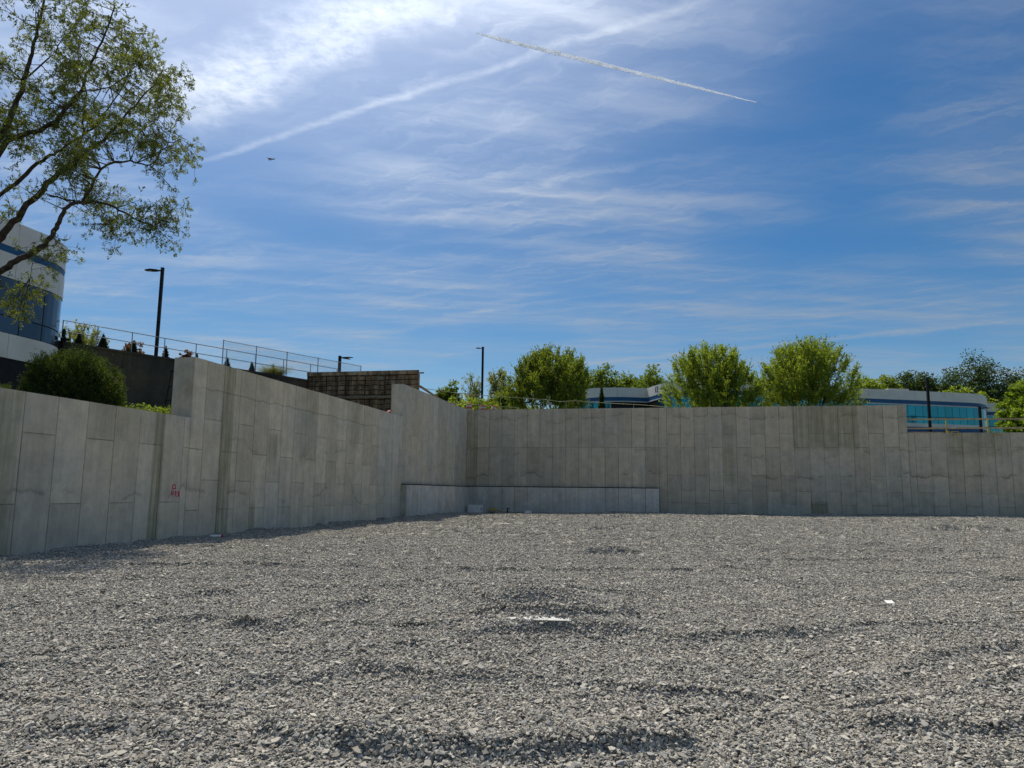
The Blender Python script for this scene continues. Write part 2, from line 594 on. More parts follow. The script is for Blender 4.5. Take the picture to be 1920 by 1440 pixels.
def ground_h(x, y):
    x = np.asarray(x, float); y = np.asarray(y, float)
    s = x * EL[0] + y * EL[1]; k = x * EB[0] + y * EB[1]
    z = smooth(20, 53, s) * (.06 + .22 * smooth(-14, 20, k))
    # broad unevenness, drawn out across the view like graded stone
    z = z + .10 * fbm(x * .11 + 3, y * .16 + 5, 3)
    z = z + .05 * fbm(x * .42 + 11, y * .8 + 2, 2) * (0.6 + .8 * (fbm(x * .13, y * .13, 2) + .5))
    z = z + .014 * fbm(x * 1.9, y * 3.1, 3)
    rip = 1 - np.abs(fbm(x * .10 + y * .05 + 40, y * .62 - x * .06 + 8, 3)) * 2.0
    z = z + .085 * np.clip(rip, 0, 1) ** 5 * (.5 + .9 * (fbm(x * .2 + 2, y * .2, 2) + .5))
    z = z + .09 * fbm(x * .09 - y * .03 + 21, y * .55 + x * .04 + 33, 2)
    # wheel tracks
    for cx, cy, rr in ((30, 95, 70), (33, 97, 76), (-40, -20, 62), (-41, -18, 66)):
        r = np.hypot(x - cx, y - cy) - rr
        z = z - .035 * np.exp(-(r / .35) ** 2) * (1 + 1.2 * fbm(x * .5, y * .5, 2)) + .035 * np.exp(-((np.abs(r) - .6) / .25) ** 2)
    n1 = .9 * fbm(x * 1.7 + 5, y * 1.7, 2)
    amp = np.clip(.85 + .9 * fbm(x * .9, y * .9 + 7, 3), 0.3, 1.5)
    n2 = 1 + .35 * fbm(x * 1.5, y * 1.5 + 3, 2)
    for pts, h, w in RIDGES:
        d = np.full(x.shape, 1e9)
        for (ax, ay), (bx, by) in zip(pts[:-1], pts[1:]):
            dx, dy = bx - ax, by - ay
            t = np.clip(((x - ax) * dx + (y - ay) * dy) / (dx * dx + dy * dy), 0, 1)
            d = np.minimum(d, np.hypot(x - ax - t * dx, y - ay - t * dy))
        d = d + w * n1
        z = z + h * amp * np.exp(-(d / w) ** 2)
    for cx, cy, hw, h, rise, decay in SCARPS:
        dx = (x - cx) / hw; dy = (y - cy) + .22 * hw * n1 + .30 * hw * dx * dx
        win = np.exp(-np.abs(dx) ** 3)
        up = smooth(-rise * .2, rise, dy) * np.exp(-np.maximum(dy - rise, 0) / decay)
        dip = -.42 * np.exp(-(np.minimum(dy, 0) / .45) ** 2) * (1 - smooth(-rise * .2, rise, dy))
        z = z + h * win * (up + dip)
    for cx, cy, rx, ry, dep in CRATERS:
        q = np.hypot((x - cx) / rx, (y - cy) / ry) * n2
        z = z - dep * np.exp(-(q / .72) ** 4) + dep * .28 * np.exp(-((q - 1.15) / .3) ** 2)
    # stone banked up a little along the wall feet
    bank = .10 * np.exp(-np.maximum(SB - s, 0) / .8) + .09 * np.exp(-np.maximum(k - KL, 0) / .6)
    return z + bank * (1 + 1.4 * fbm(x * .8, y * .8, 3))


def gravel_ground_mat():
    m, g, out = mat_new("gravel_bed")
    p = g.new('ShaderNodeNewGeometry').outputs['Position']
    cell = g.new('ShaderNodeTexVoronoi', feature='F1'); cell.inputs['Scale'].default_value = 24.0
    g.put(cell.inputs['Vector'], p)
    v = g.sep(cell.outputs['Color'])[0]
    cell2 = g.new('ShaderNodeTexVoronoi', feature='F1'); cell2.inputs['Scale'].default_value = 7.5
    g.put(cell2.inputs['Vector'], p)
    v2 = g.sep(cell2.outputs['Color'])[1]
    f = g.math('ADD', g.math('MULTIPLY', v, .6), g.math('MULTIPLY', v2, .4))
    c = g.mix(f, (.15, .145, .13), (.54, .515, .44))
    tan = g.ramp(g.noise(p, .18, 4, .6), .45, .7)
    c = g.mix(g.math('MULTIPLY', tan, .35), c, (.30, .275, .22))
    k = g.ramp(g.noise(g.vmath('MULTIPLY', p, (.5, 1.4, 1)), 2.2, 6, .7), .28, .7, .74, 1.12)
    c = g.mix(1.0, c, g.comb(k, k, k), 'MULTIPLY')
    h = g.math('SUBTRACT', 1.0, cell.outputs['Distance'])
    h2 = g.math('ADD', h, g.math('MULTIPLY', g.math('SUBTRACT', 1.0, cell2.outputs['Distance']), 1.6))
    principled(g, out, c, .9, 0, h2, .9, .045, .2)
    return m


def stone_mat():
    m, g, out = mat_new("crushed_stone")
    r = g.new('ShaderNodeObjectInfo').outputs['Random']
    p = g.new('ShaderNodeNewGeometry').outputs['Position']
    at_ = g.new('ShaderNodeAttribute', attribute_name='tone').outputs['Fac']
    r = g.math('FRACT', g.math('ADD', r, at_))
    r2 = g.math('FRACT', g.math('MULTIPLY', r, 37.7))
    rr = g.math('POWER', r, 1.25)
    c = g.mix(rr, (.185, .175, .152), (.61, .575, .485))
    c = g.mix(g.ramp(r2, .80, .98, 0, .6), c, (.34, .29, .22))
    c = g.mix(g.ramp(r2, .22, .04, 0, .5), c, (.24, .26, .29))
    k = g.ramp(g.noise(p, 60, 4, .7), .3, .7, .85, 1.1)
    c = g.mix(1.0, c, g.comb(k, k, k), 'MULTIPLY')
    principled(g, out, c, .8, 0, None, spec=.25)
    return m


M_BED = gravel_ground_mat()
M_STONE = stone_mat()
M_SOIL = simple("soil_and_grass", (.07, .085, .035), .95, 0, .3, .8)


GY = np.geomspace(2.0, 57.0, 560)
GC = np.linspace(-1.08, 1.08, 470)
GZ = None


def ground_lookup(x, y):
    """height and slope of the yard at x, y, read from the built grid"""
    def h(x, y):
        fi = np.clip(np.log(np.maximum(y, 2.0) / 2.0) / math.log(57.0 / 2.0) * (len(GY) - 1), 0, len(GY) - 1.001)
        fj = np.clip((x / (y + 2.2) + 1.08) / 2.16 * (len(GC) - 1), 0, len(GC) - 1.001)
        i = fi.astype(int); j = fj.astype(int); a = fi - i; b = fj - j
        return (GZ[i, j] * (1 - a) + GZ[i + 1, j] * a) * (1 - b) + (GZ[i, j + 1] * (1 - a) + GZ[i + 1, j + 1] * a) * b
    x = np.asarray(x, float); y = np.asarray(y, float)
    e = .05
    return h(x, y), (h(x + e, y) - h(x - e, y)) / (2 * e), (h(x, y + e) - h(x, y - e)) / (2 * e)


def build_ground():
    global GZ
    n = len(GC)
    ys, cs = GY, GC
    Y, C = np.meshgrid(ys, cs, indexing='ij')
    X = (Y + 2.2) * C
    Z = GZ = ground_h(X, Y)
    V = np.stack([X, Y, Z], -1).reshape(-1, 3)
    i = np.arange(len(ys) - 1)[:, None] * n + np.arange(n - 1)[None, :]
    i = i.ravel()
    Fc = np.stack([i, i + 1, i + n + 1, i + n], -1)
    o = mesh_np("gravel_yard", V, Fc, M_BED, smooth=True)
    tag(o, kind="structure")
    big = MB().add([(-3000, -3000, -.45), (3000, -3000, -.45), (3000, 3000, -.45), (-3000, 3000, -.45)], [(0, 1, 2, 3)])
    tag(big.build("ground", M_BED), kind="structure")
    # low terrace behind the left wall, upper terrace and the high ground behind the back wall
    def slab(name, poly, z0, z1, mat):
        nn = len(poly)
        vs = [(*p[:2], z0) for p in poly] + [(*p[:2], z1) for p in poly]
        fs = [tuple(range(nn))[::-1], tuple(range(nn, 2 * nn))] + [(j, (j + 1) % nn, nn + (j + 1) % nn, nn + j) for j in range(nn)]
        return tag(MB().add(vs, fs).build(name, mat), kind="structure")
    slab("lower_terrace", [sk(-40, -90), sk(-40, -15.2), sk(47, -15.2), sk(47, -90)][::1], -.4, 3.4, M_SOIL)
    xs = np.concatenate([np.linspace(-400, -40, 10), np.linspace(-30, 60, 46), np.linspace(80, 500, 14)])
    ss = np.concatenate([np.linspace(53.98, 120, 34), np.linspace(135, 900, 20)])
    K, S = np.meshgrid(xs, ss)
    Zt = 6.55 - 1.75 * smooth(12.6, 14.4, K) * (1 - smooth(62, 80, S)) + .25 * fbm(K * .1, S * .1, 3) * smooth(58, 70, S)
    Zt = Zt + 3.0 * smooth(130, 400, S)
    P = K[..., None] * EB + S[..., None] * EL
    V = np.stack([P[..., 0], P[..., 1], Zt], -1).reshape(-1, 3)
    w = len(xs)
    i = (np.arange(len(ss) - 1)[:, None] * w + np.arange(w - 1)[None, :]).ravel()
    o = mesh_np("high_ground", V, np.stack([i, i + 1, i + w + 1, i + w], -1), M_SOIL, smooth=True)
    tag(o, kind="structure")


build_ground()


def build_gravel():
    """handfuls of crushed stone, laid thickly over the yard; a handful is 24 angular stones"""
    proto = bpy.data.collections.new("stone_shapes")
    rg = np.random.default_rng(5)
    shapes = []
    for i in range(14):
        bm = bmesh.new()
        dims = np.array([1.0, rg.uniform(.52, .85), rg.uniform(.30, .55)])
        n = rg.integers(10, 14)
        pts = rg.normal(size=(n, 3)); pts /= np.linalg.norm(pts, axis=1)[:, None]
        pts *= rg.uniform(.85, 1.1, (n, 1))
        pts = np.sign(pts) * np.abs(pts) ** .8 * dims
        for p in pts: bm.verts.new(p)
        r = bmesh.ops.convex_hull(bm, input=bm.verts)
        bmesh.ops.delete(bm, geom=[e for e in r['geom_interior'] if isinstance(e, bmesh.types.BMVert)], context='VERTS')
        bm.verts.index_update()
        shapes.append((np.array([v.co[:] for v in bm.verts]), [[v.index for v in f.verts] for f in bm.faces])); bm.free()
    for i in range(26):
        V = []; Fc = []; T = []; nb = 0
        for j in range(24):
            v, f = shapes[rg.integers(len(shapes))]
            sc = .0118 * rg.lognormal(0, .33)
            if rg.random() < .02: sc *= 1.9
            e = Matrix.Rotation(rg.uniform(0, 6.283), 3, 'Z') @ Matrix.Rotation(rg.normal(0, .33), 3, 'Y') @ Matrix.Rotation(rg.normal(0, .33), 3, 'X')
            rr = .078 * math.sqrt(rg.random()); an = rg.uniform(0, 6.283)
            V.append(v @ np.array(e).T * sc + [rr * math.cos(an), rr * math.sin(an), sc * rg.uniform(-.1, .7)])
            Fc += [[q + nb for q in fc] for fc in f]; T += [rg.random()] * len(f); nb += len(v)
        me = bpy.data.meshes.new("stone"); me.from_pydata(np.concatenate(V).tolist(), [], Fc)
        at_ = me.attributes.new('tone', 'FLOAT', 'FACE'); at_.data.foreach_set('value', np.array(T, np.float32))
        me.materials.append(M_STONE)
        proto.objects.link(bpy.data.objects.new("stone", me))
    rg = np.random.default_rng(11)
    P = []; Sc = []
    bands = [(2.6, 8, 1.0, 300), (8, 13, 1.0, 250), (13, 19, 1.05, 180), (19, 27, 1.2, 130), (27, 40, 1.45, 105), (40, 54, 1.75, 85)]
    for y0, y1, size, c0 in bands:
        wmax = 2 * (y1 * .70 + 1.6)
        n = int((y1 - y0) * wmax * c0 / size ** 2)
        y = rg.uniform(y0, y1, n); x = rg.uniform(-wmax / 2, wmax / 2, n)
        keep = np.abs(x) < y * .70 + 1.6
        keep &= (x * EB[0] + y * EB[1]) > KL + .05
        keep &= (x * EL[0] + y * EL[1]) < SB - .05
        x, y = x[keep], y[keep]
        P.append(np.stack([x, y, np.zeros(len(x))], -1)); Sc.append(size * rg.uniform(.85, 1.2, len(x)))
    P = np.concatenate(P); Sc = np.concatenate(Sc); n = len(P)
    z, gx, gy = ground_lookup(P[:, 0], P[:, 1])
    # loose stone lies thicker on the flanks of the crests
    st = np.where((np.hypot(gx, gy) > .16) & (P[:, 1] < 24))[0]
    st = np.concatenate([st, st])
    Q = P[st] + np.concatenate([rg.normal(0, .05, (len(st), 2)), np.zeros((len(st), 1))], 1)
    P = np.concatenate([P, Q]); Sc = np.concatenate([Sc, Sc[st]]); n = len(P)
    z, gx, gy = ground_lookup(P[:, 0], P[:, 1])
    P[:, 2] = z + .004 * Sc * rg.uniform(-.6, 1.6, n)
    me = bpy.data.meshes.new("gravel")
    me.vertices.add(n); me.vertices.foreach_set('co', P.astype(np.float32).ravel())
    rz = rg.uniform(0, 6.283, n)
    g1 = np.cos(rz) * gx + np.sin(rz) * gy; g2 = -np.sin(rz) * gx + np.cos(rz) * gy
    rot = np.stack([np.arctan(g2) + rg.normal(0, .05, n), -np.arctan(g1) + rg.normal(0, .05, n), rz], -1)
    a = me.attributes.new('rot', 'FLOAT_VECTOR', 'POINT'); a.data.foreach_set('vector', rot.astype(np.float32).ravel())
    a = me.attributes.new('scl', 'FLOAT', 'POINT'); a.data.foreach_set('value', Sc.astype(np.float32))
    a = me.attributes.new('idx', 'INT', 'POINT'); a.data.foreach_set('value', rg.integers(0, 26, n).astype(np.int32))
    me.update()
    o = bpy.data.objects.new("gravel", me); COL.objects.link(o)
    tag(o, "loose grey crushed stone spread over the yard floor", "gravel", kind="stuff")
    ng = bpy.data.node_groups.new("scatter_stones", 'GeometryNodeTree')
    ng.interface.new_socket(name="Geometry", in_out='INPUT', socket_type='NodeSocketGeometry')
    ng.interface.new_socket(name="Geometry", in_out='OUTPUT', socket_type='NodeSocketGeometry')
    N = ng.nodes; L = ng.links
    gi = N.new('NodeGroupInput'); go = N.new('NodeGroupOutput')
    ci = N.new('GeometryNodeCollectionInfo'); ci.inputs['Collection'].default_value = proto
    ci.inputs['Separate Children'].default_value = True; ci.inputs['Reset Children'].default_value = True
    ip = N.new('GeometryNodeInstanceOnPoints'); ip.inputs['Pick Instance'].default_value = True

    def attr(nm, dt):
        q = N.new('GeometryNodeInputNamedAttribute'); q.data_type = dt; q.inputs['Name'].default_value = nm
        return q.outputs['Attribute']
    L.new(gi.outputs[0], ip.inputs['Points']); L.new(ci.outputs[0], ip.inputs['Instance'])
    L.new(attr('idx', 'INT'), ip.inputs['Instance Index'])
    L.new(attr('rot', 'FLOAT_VECTOR'), ip.inputs['Rotation'])
    L.new(attr('scl', 'FLOAT'), ip.inputs['Scale'])
    L.new(ip.outputs[0], go.inputs[0])
    md = o.modifiers.new("scatter", 'NODES'); md.node_group = ng
    print("gravel handfuls", n)


build_gravel()

# ------------------------------------------------------------------ retaining walls
GAP = .0095
FACE = .022


def panel_mesh(x0, x1, z0, z1, gl, gr, gb, gt, dy=0.0):
    """one form-board print: a shallow raised face with eased edges"""
    a, b, c, d = x0 + gl, x1 - gr, z0 + gb, z1 - gt
    e = .007
    fr = [(a + (e if gl else 0), -dy, c + (e if gb else 0)), (b - (e if gr else 0), -dy, c + (e if gb else 0)),
          (b - (e if gr else 0), -dy, d - (e if gt else 0)), (a + (e if gl else 0), -dy, d - (e if gt else 0))]
    bk = [(a, FACE, c), (b, FACE, c), (b, FACE, d), (a, FACE, d)]
    return fr + bk, [(0, 1, 2, 3), (0, 4, 5, 1), (1, 5, 6, 2), (2, 6, 7, 3), (3, 7, 4, 0)]


def build_wall(name, label, origin, ang, steps, th, cols, joints, mat_fn, zbase=-.6):
    root = empty(name, (origin[0], origin[1], 0), ang)
    tag(root, label, "wall")
    mats = mat_fn(root)
    poly = [(steps[0][0], zbase)]
    for x0, x1, zt in steps:
        poly += [(x0, zt), (x1, zt)]
    poly.append((steps[-1][1], zbase))
    n = len(poly)
    vs = [(x, FACE, z) for x, z in poly] + [(x, th, z) for x, z in poly]
    fs = [tuple(range(n))[::-1], tuple(range(n, 2 * n))] + [(j, (j + 1) % n, n + (j + 1) % n, n + j) for j in range(n)]
    core = MB().add(vs, fs).build("wall_core", mats[1], root)
    rg = random.Random(hash(name) % 1000 if False else len(name))
    xs = sorted(set([c for c in cols if steps[0][0] < c < steps[-1][1]] + [s[0] for s in steps] + [steps[-1][1]]))
    for ci, (x0, x1) in enumerate(zip(xs[:-1], xs[1:])):
        if x1 - x0 < .02: continue
        xm = (x0 + x1) / 2
        zt = next(z for a, b, z in steps if a <= xm <= b)
        js = [z for z in joints(xm, ci) if z < zt - .25]
        zs = [zbase] + sorted(js) + [zt]
        se = [s[0] for s in steps[1:]]
        for ri, (z0, z1) in enumerate(zip(zs[:-1], zs[1:])):
            gl = GAP if ci > 0 else 0
            gr = GAP if ci < len(xs) - 2 else 0
            v, f = panel_mesh(x0, x1, z0, z1, gl if not (x0 in se and z1 > min(zt, 99)) else gl, gr, GAP * .8 if ri else 0, GAP * .8 if ri < len(zs) - 2 else 0, rg.uniform(-.003, .004))
            MB().add(v, f).build("panel", mats[0], root)
    return root, mats


def left_mats(root):
    st = [(19.30, 19.88, -1, 3.6, .75), (22.60, 23.42, -1, 5.6, .68), (24.6, 25.1, -1, .9, .6), (25.6, 26.4, 2.2, 3.4, .5), (14.0, 14.8, -1, 3.6, .55), (17.0, 18.4, 2.6, 3.7, .35), (28.0, 29.6, 2.4, 5.6, .3), (33.0, 34.0, 3.2, 5.6, .3)]
    a = concrete("concrete_left", (.635, .55, .41), (.60, .52, .38), root, st, (4.68, 21.0, 38.0), [(1.25, .7), (3.0, .45)])
    b = concrete("concrete_left_core", (.36, .33, .27), (.37, .31, .22), root, st)
    return a, b


def back_mats(root):
    st = [(8.6, 9.8, -1, 1.0, .6), (-14.6, -13.7, -1, 9, .25), (7.6, 11.8, 4.3, 7.4, .55), (3.2, 3.9, 2.0, 6.0, .3), (17.0, 20.5, 3.8, 5.6, .4), (-10.5, -9.2, 2.6, 5.0, .25)]
    pr = [(2.7, 1.0), (4.3, .6), (6.7, .7)]
    a = concrete("concrete_back", (.535, .465, .345), (.53, .455, .34), root, st, None, pr, cool=(.455, .43, .35))
    b = concrete("concrete_back_core", (.30, .27, .22), (.31, .255, .18), root, st)
    return a, b


S_STEP1, S_STEP2 = 21.03, 39.90
ZLOW, ZMID, ZTOP = 3.68, 5.58, 7.38
LCOLS = [14.82 + .985 * i for i in range(-14, 45)]


def ljoints(x, ci):
    j = int(round((x - 14.82) / .985 - .5))
    if x < S_STEP1: return [2.75] if j % 2 == 0 else [1.12]
    if x < S_STEP2: return [3.72, 1.79] if j % 2 == 1 else [2.74, .86]
    return [4.65, 1.85] if j % 3 == 0 else [1.85]


yaw_rot_left = math.atan2(EL[1], EL[0])
yaw_rot_back = math.atan2(EB[1], EB[0])
LW, LM = build_wall("retaining_wall", "tall stepped concrete retaining wall along the left side of the gravel yard",
                    EB * KL, yaw_rot_left,
                    [(1.0, S_STEP1, ZLOW), (S_STEP1, S_STEP2, ZMID), (S_STEP2, SB + .7, ZTOP)], .72,
                    [c for c in LCOLS if c < SB - .2], ljoints, left_mats)
K_STEP = 14.68
BCOLS = [-14.53 + .28, -14.53 + .55] + [-13.79 + .914 * i for i in range(15)] + [-.46 + .914 * i for i in range(44)]


def bjoints(x, ci):
    if x < -1.0:
        i = int(round((x + 13.79) / .914 - .5))
        return [[4.66, 1.9], [4.66, 1.9], [5.56, 4.66, 1.9], [4.66, 1.9]][i % 4]
    i = int(round((x + .46) / .914 - .5))
    return [5.56, 2.8, .95] if i % 2 == 0 else [4.66, 1.8]


BW, BMt = build_wall("retaining_wall", "long concrete retaining wall closing the far end of the gravel yard",
                     EL * SB, yaw_rot_back,
                     [(KL + .022, K_STEP, ZTOP), (K_STEP, 40.0, ZMID)], .64, BCOLS, bjoints, back_mats)
# the two wall meshes meet in the corner: the back wall starts at the left wall's face


def kerb_wall(root, mats, x0, x1, ztop, dep, name, skip_end):
    """thicker foot of a wall, with its own panels and a dark joint strip on top"""
    part = MB().box(x0, x1, -dep + .02, -.006, -.6, ztop).build("wall_foot", mats[1], root)
    n = max(1, int(round((x1 - x0) / .914)))
    w = (x1 - x0) / n
    for i in range(n):
        v, f = panel_mesh(x0 + i * w, x0 + (i + 1) * w, -.6, ztop - .001, GAP if i else 0, GAP if i < n - 1 else 0, 0, 0, random.uniform(-.003, .003))
        v = [(a, b - dep, c) for a, b, c in v]
        MB().add(v, f).build("panel", mats[0], part)
    MB().box(x0 + .02, x1 - .02, -dep - .008, -.012, ztop + .001, ztop + .05).build("joint_strip", M_STRIP, part)
    return part


M_STRIP = simple("black_joint_filler", (.02, .02, .02), .9, 0, .2, 4)
LF = concrete('concrete_left_foot', (.64, .60, .52), (.62, .55, .44), LW, [], cool=(.58, .57, .52))
BF = concrete('concrete_back_foot', (.60, .56, .49), (.58, .52, .42), BW, [], cool=(.54, .53, .48))
kerb_wall(LW, (LF, LM[1]), S_STEP2 + .02, SB - .36, 1.86, .34, "left", 0)
kerb_wall(BW, (BF, BMt[1]), KL + .005, -1.03, 1.88, .34, "back", 0)

# pink marks sprayed on the left wall
M_PINK = simple("pink_paint", (.62, .05, .13), .8, 0, .25, 30)
mk = MB()


def stroke(pts, w=.032):
    for (xa, za), (xb, zb) in zip(pts[:-1], pts[1:]):
        mk.bar((xa, -.007, za), (xb, -.007, zb), w, .006, upv=(0, 1, 0))


def wl(u, v):
    p = at_k(u, v, KL)
    return float(p @ EL), float(p[2])


for st in ([(324, 909), (323, 917), (328, 916)], [(328, 909), (329, 917)], [(324, 909), (328, 909)],
           [(322, 919), (321, 927), (324, 926), (325, 920)], [(328, 921), (328, 929), (331, 931)], [(328, 921), (331, 922)], [(328, 925), (331, 925)],
           [(334, 921), (333.5, 931)], [(334, 921), (336, 923), (334, 926), (336, 929), (334, 931)]):
    stroke([wl(*q) for q in st])
mk.build("paint_mark", M_PINK, LW)["label"] = "pink sprayed survey letters on the concrete"

# ------------------------------------------------------------------ plants
def tri_leaves(C, size, rg, up_bias=.3, asp=.5, dirs=None):
    """pointed leaf blades (one folded quad each) at the points C"""
    n = len(C)
    d = rg.normal(size=(n, 3))
    if dirs is not None: d = dirs + .7 * d
    d /= np.linalg.norm(d, axis=1)[:, None]
    nn = rg.normal(size=(n, 3)) + np.array([0, 0, up_bias * 3])
    w = np.cross(d, nn); w /= (np.linalg.norm(w, axis=1)[:, None] + 1e-9)
    L = (size * rg.lognormal(0, .25, n))[:, None]
    V = np.stack([C - d * L * .5, C + w * L * asp * .5, C + d * L * .5, C - w * L * asp * .5], 1).reshape(-1, 3)
    Fq = np.arange(n * 4).reshape(-1, 4)
    return V, Fq


def bez(a, b, c, n=5):
    t = np.linspace(0, 1, n)[:, None]
    return (1 - t) ** 2 * a + 2 * t * (1 - t) * b + t * t * c


M_BARK = simple("bark", (.075, .06, .048), .95, 0, .3, 6)
M_BARK_G = simple("bark_grey", (.12, .105, .085), .95, 0, .3, 6)
GREEN = {
    'olive': leaf_mat("leaf_olive", (.12, .175, .024), (.23, .30, .045), .56),
    'yellow': leaf_mat("leaf_yellow_green", (.16, .235, .03), (.29, .38, .055), .58),
    'mid': leaf_mat("leaf_mid_green", (.09, .15, .022), (.18, .25, .04), .55),
    'dark': leaf_mat("leaf_dark_green", (.035, .066, .022), (.085, .13, .038), .45),
    'pale': leaf_mat("leaf_pale_green", (.20, .24, .09), (.31, .34, .15), .5),
    'bright': leaf_mat("leaf_bright_green", (.14, .23, .024), (.24, .34, .04), .55),
    'locust': leaf_mat("leaf_locust", (.085, .12, .03), (.18, .215, .06), .55),
    'yew': leaf_mat("leaf_yew", (.026, .05, .012), (.11, .155, .026), .38, 2.0),
    'conifer': leaf_mat("leaf_conifer", (.012, .026, .012), (.03, .05, .018), .2),
    'red': leaf_mat("leaf_bronze", (.13, .06, .04), (.26, .14, .09), .45),
    'grass': leaf_mat("grass_blades", (.12, .155, .05), (.24, .25, .11), .4),
}


def make_tree(name, label, base, h, w, kind, mat, clumps, per, leaf, seed, group=None, stems=1, low=.18, lean=(0, 0), cat="tree", bark=None):
    """base point, height, crown width; kind: 'upright' (fine rising twigs) or 'round' (leafy clumps)"""
    rg = np.random.default_rng(seed)
    root = empty(name, base)
    tag(root, label, cat, group)
    wood = MB()
    zc = h * (low + 1) / 2; rz = h * (1 - low) / 2; rx = w / 2
    # lumpy crown envelope
    ax = rg.normal(size=(9, 3)); ax /= np.linalg.norm(ax, axis=1)[:, None]
    am = rg.uniform(-.38, .30, 9)

    def env(d):
        return 1 + (np.maximum(d @ ax.T, 0) ** 4 * am).sum(-1)
    D = rg.normal(size=(clumps, 3)); D /= np.linalg.norm(D, axis=1)[:, None]
    r = rg.random(clumps) ** .46
    if kind == 'upright': D[:, 2] = np.where(D[:, 2] < -.55, -D[:, 2], D[:, 2])
    Cc = D * (r * env(D) * (.92 if kind == 'upright' else .95))[:, None] * [rx, rx, rz]
    Cc[:, :2] *= (1 - .22 * np.clip(Cc[:, 2:3] / rz, 0, 1) ** 2) if kind == 'round' else (1 - .10 * np.clip(Cc[:, 2:3] / rz, 0, 1))
    Cc += [lean[0], lean[1], zc]
    tops = []
    for i in range(stems):
        a = 2 * math.pi * i / max(stems, 1) + rg.uniform(0, 1)
        off = np.array([math.cos(a), math.sin(a), 0]) * (w * .13 if stems > 1 else 0)
        p0 = off * .25; p1 = off + [0, 0, h * .35]; p2 = off * 2.0 + [lean[0] + rg.normal(0, .04 * w), lean[1] + rg.normal(0, .04 * w), h * (.86 if kind == 'upright' else .72)]
        pts = bez(p0, p1, p2, 9)
        tr = max(.05, h * .016) / (1 if stems == 1 else 1.5)
        wood.tube(pts, np.linspace(tr, tr * .18, 9), 6)
        tops.append(pts)
    allp = np.concatenate(tops)
    nb = min(clumps, 46 if kind == 'upright' else 34)
    for c in Cc[:nb]:
        cand = allp[allp[:, 2] < c[2] - .05 * h]
        if len(cand) == 0: cand = allp[:3]
        q = cand[np.argmin(np.linalg.norm((cand - c) * [1, 1, .7], axis=1))]
        mid = (q + c) / 2 + [0, 0, -.03 * h] + rg.normal(0, .015 * h, 3)
        wood.tube(bez(q, mid, c, 5), np.linspace(h * .0055, h * .0016, 5), 4, caps=False)
    pts = []; dirs = []
    if kind == 'upright':
        for c in Cc:
            out = c - [lean[0], lean[1], h * .15]; out = out / np.linalg.norm(out)
            nt = 7
            for _ in range(nt):
                d = out * .75 + [0, 0, .50] + rg.normal(0, .48, 3); d /= np.linalg.norm(d)
                Lt = h * (rg.uniform(.08, .16) if rg.random() < .88 else rg.uniform(.16, .22))
                m = max(3, per // nt)
                t = rg.random(m)[:, None]
                st = c - d * Lt * .35
                pts.append(st + d * t * Lt + rg.normal(0, .014 * h, (m, 3)) * (1.15 - t)); dirs.append(np.repeat(d[None], m, 0))
                if rg.random() < .35: wood.tube([st, st + d * Lt * .9], [h * .0014, h * .0006], 3, caps=False)
    else:
        for c in Cc:
            cr = h * rg.uniform(.04, .10)
            g_ = rg.normal(size=(per, 3)); g_ /= np.linalg.norm(g_, axis=1)[:, None]
            q = c + g_ * (rg.random((per, 1)) ** .45) * cr * [1.25, 1.25, .85]
            pts.append(q); dirs.append(g_)
    pts = np.concatenate(pts); dirs = np.concatenate(dirs)
    V, Fq = tri_leaves(pts, leaf, rg, .3, .55, dirs)
    wood.build("trunk", bark or M_BARK, root, True)
    cr = mesh_np("crown", V, Fq, GREEN[mat], root)
    cr["kind"] = "stuff"
    return root


def tree_px(name, label, uc, vtop, wpx, t, zbase, kind, mat, clumps, per, leaf, seed, **kw):
    """tree whose crown centre line lies in direction uc, t metres off, standing on ground zbase"""
    top = at(uc, vtop, t)
    b = np.array([top[0], top[1], zbase])
    return make_tree(name, label, b, top[2] - zbase, wpx / F * t, kind, mat, clumps, per, leaf, seed, **kw)


# three fine-leaved trees in front of the offices
tree_px("birch_tree", "dense olive-green tree left of the small conifer, behind the far wall", 1024, 650, 190, 72, 6.4, 'upright', 'olive', 440, 150, .15, 21, stems=4, low=.02)
tree_px("birch_tree", "rounded yellow-green tree in the middle of the far wall, hiding the office entrance", 1340, 648, 190, 74, 6.4, 'upright', 'yellow', 430, 150, .15, 22, stems=4, low=.02)
tree_px("birch_tree", "tallest yellow-green tree behind the far wall, right of its rounded twin", 1504, 636, 205, 75, 6.4, 'upright', 'yellow', 460, 150, .15, 23, stems=5, low=.02)
# left group by the far lamp post
tree_px("leafy_tree", "small round mid-green tree left of the lamp post", 841, 711, 50, 96, 6.5, 'round', 'mid', 90, 70, .34, 31, low=.25)
tree_px("sparse_tree", "pale half-bare tree just left of the lamp post", 887, 699, 58, 100, 6.5, 'upright', 'pale', 60, 42, .2, 32, low=.2, bark=M_BARK_G)
tree_px("sparse_tree", "pale yellow-green tree just right of the lamp post", 938, 688, 64, 92, 6.5, 'upright', 'pale', 110, 70, .2, 33, low=.1, stems=2, bark=M_BARK_G)
tree_px("leafy_tree", "yellow-green bushy tree low behind the orange barrels", 876, 729, 125, 84, 6.5, 'round', 'yellow', 110, 70, .24, 34, low=.1)
tree_px("leafy_tree", "olive bushy tree low between lamp post and dense tree", 950, 722, 105, 82, 6.5, 'round', 'olive', 110, 70, .24, 35, low=.1)
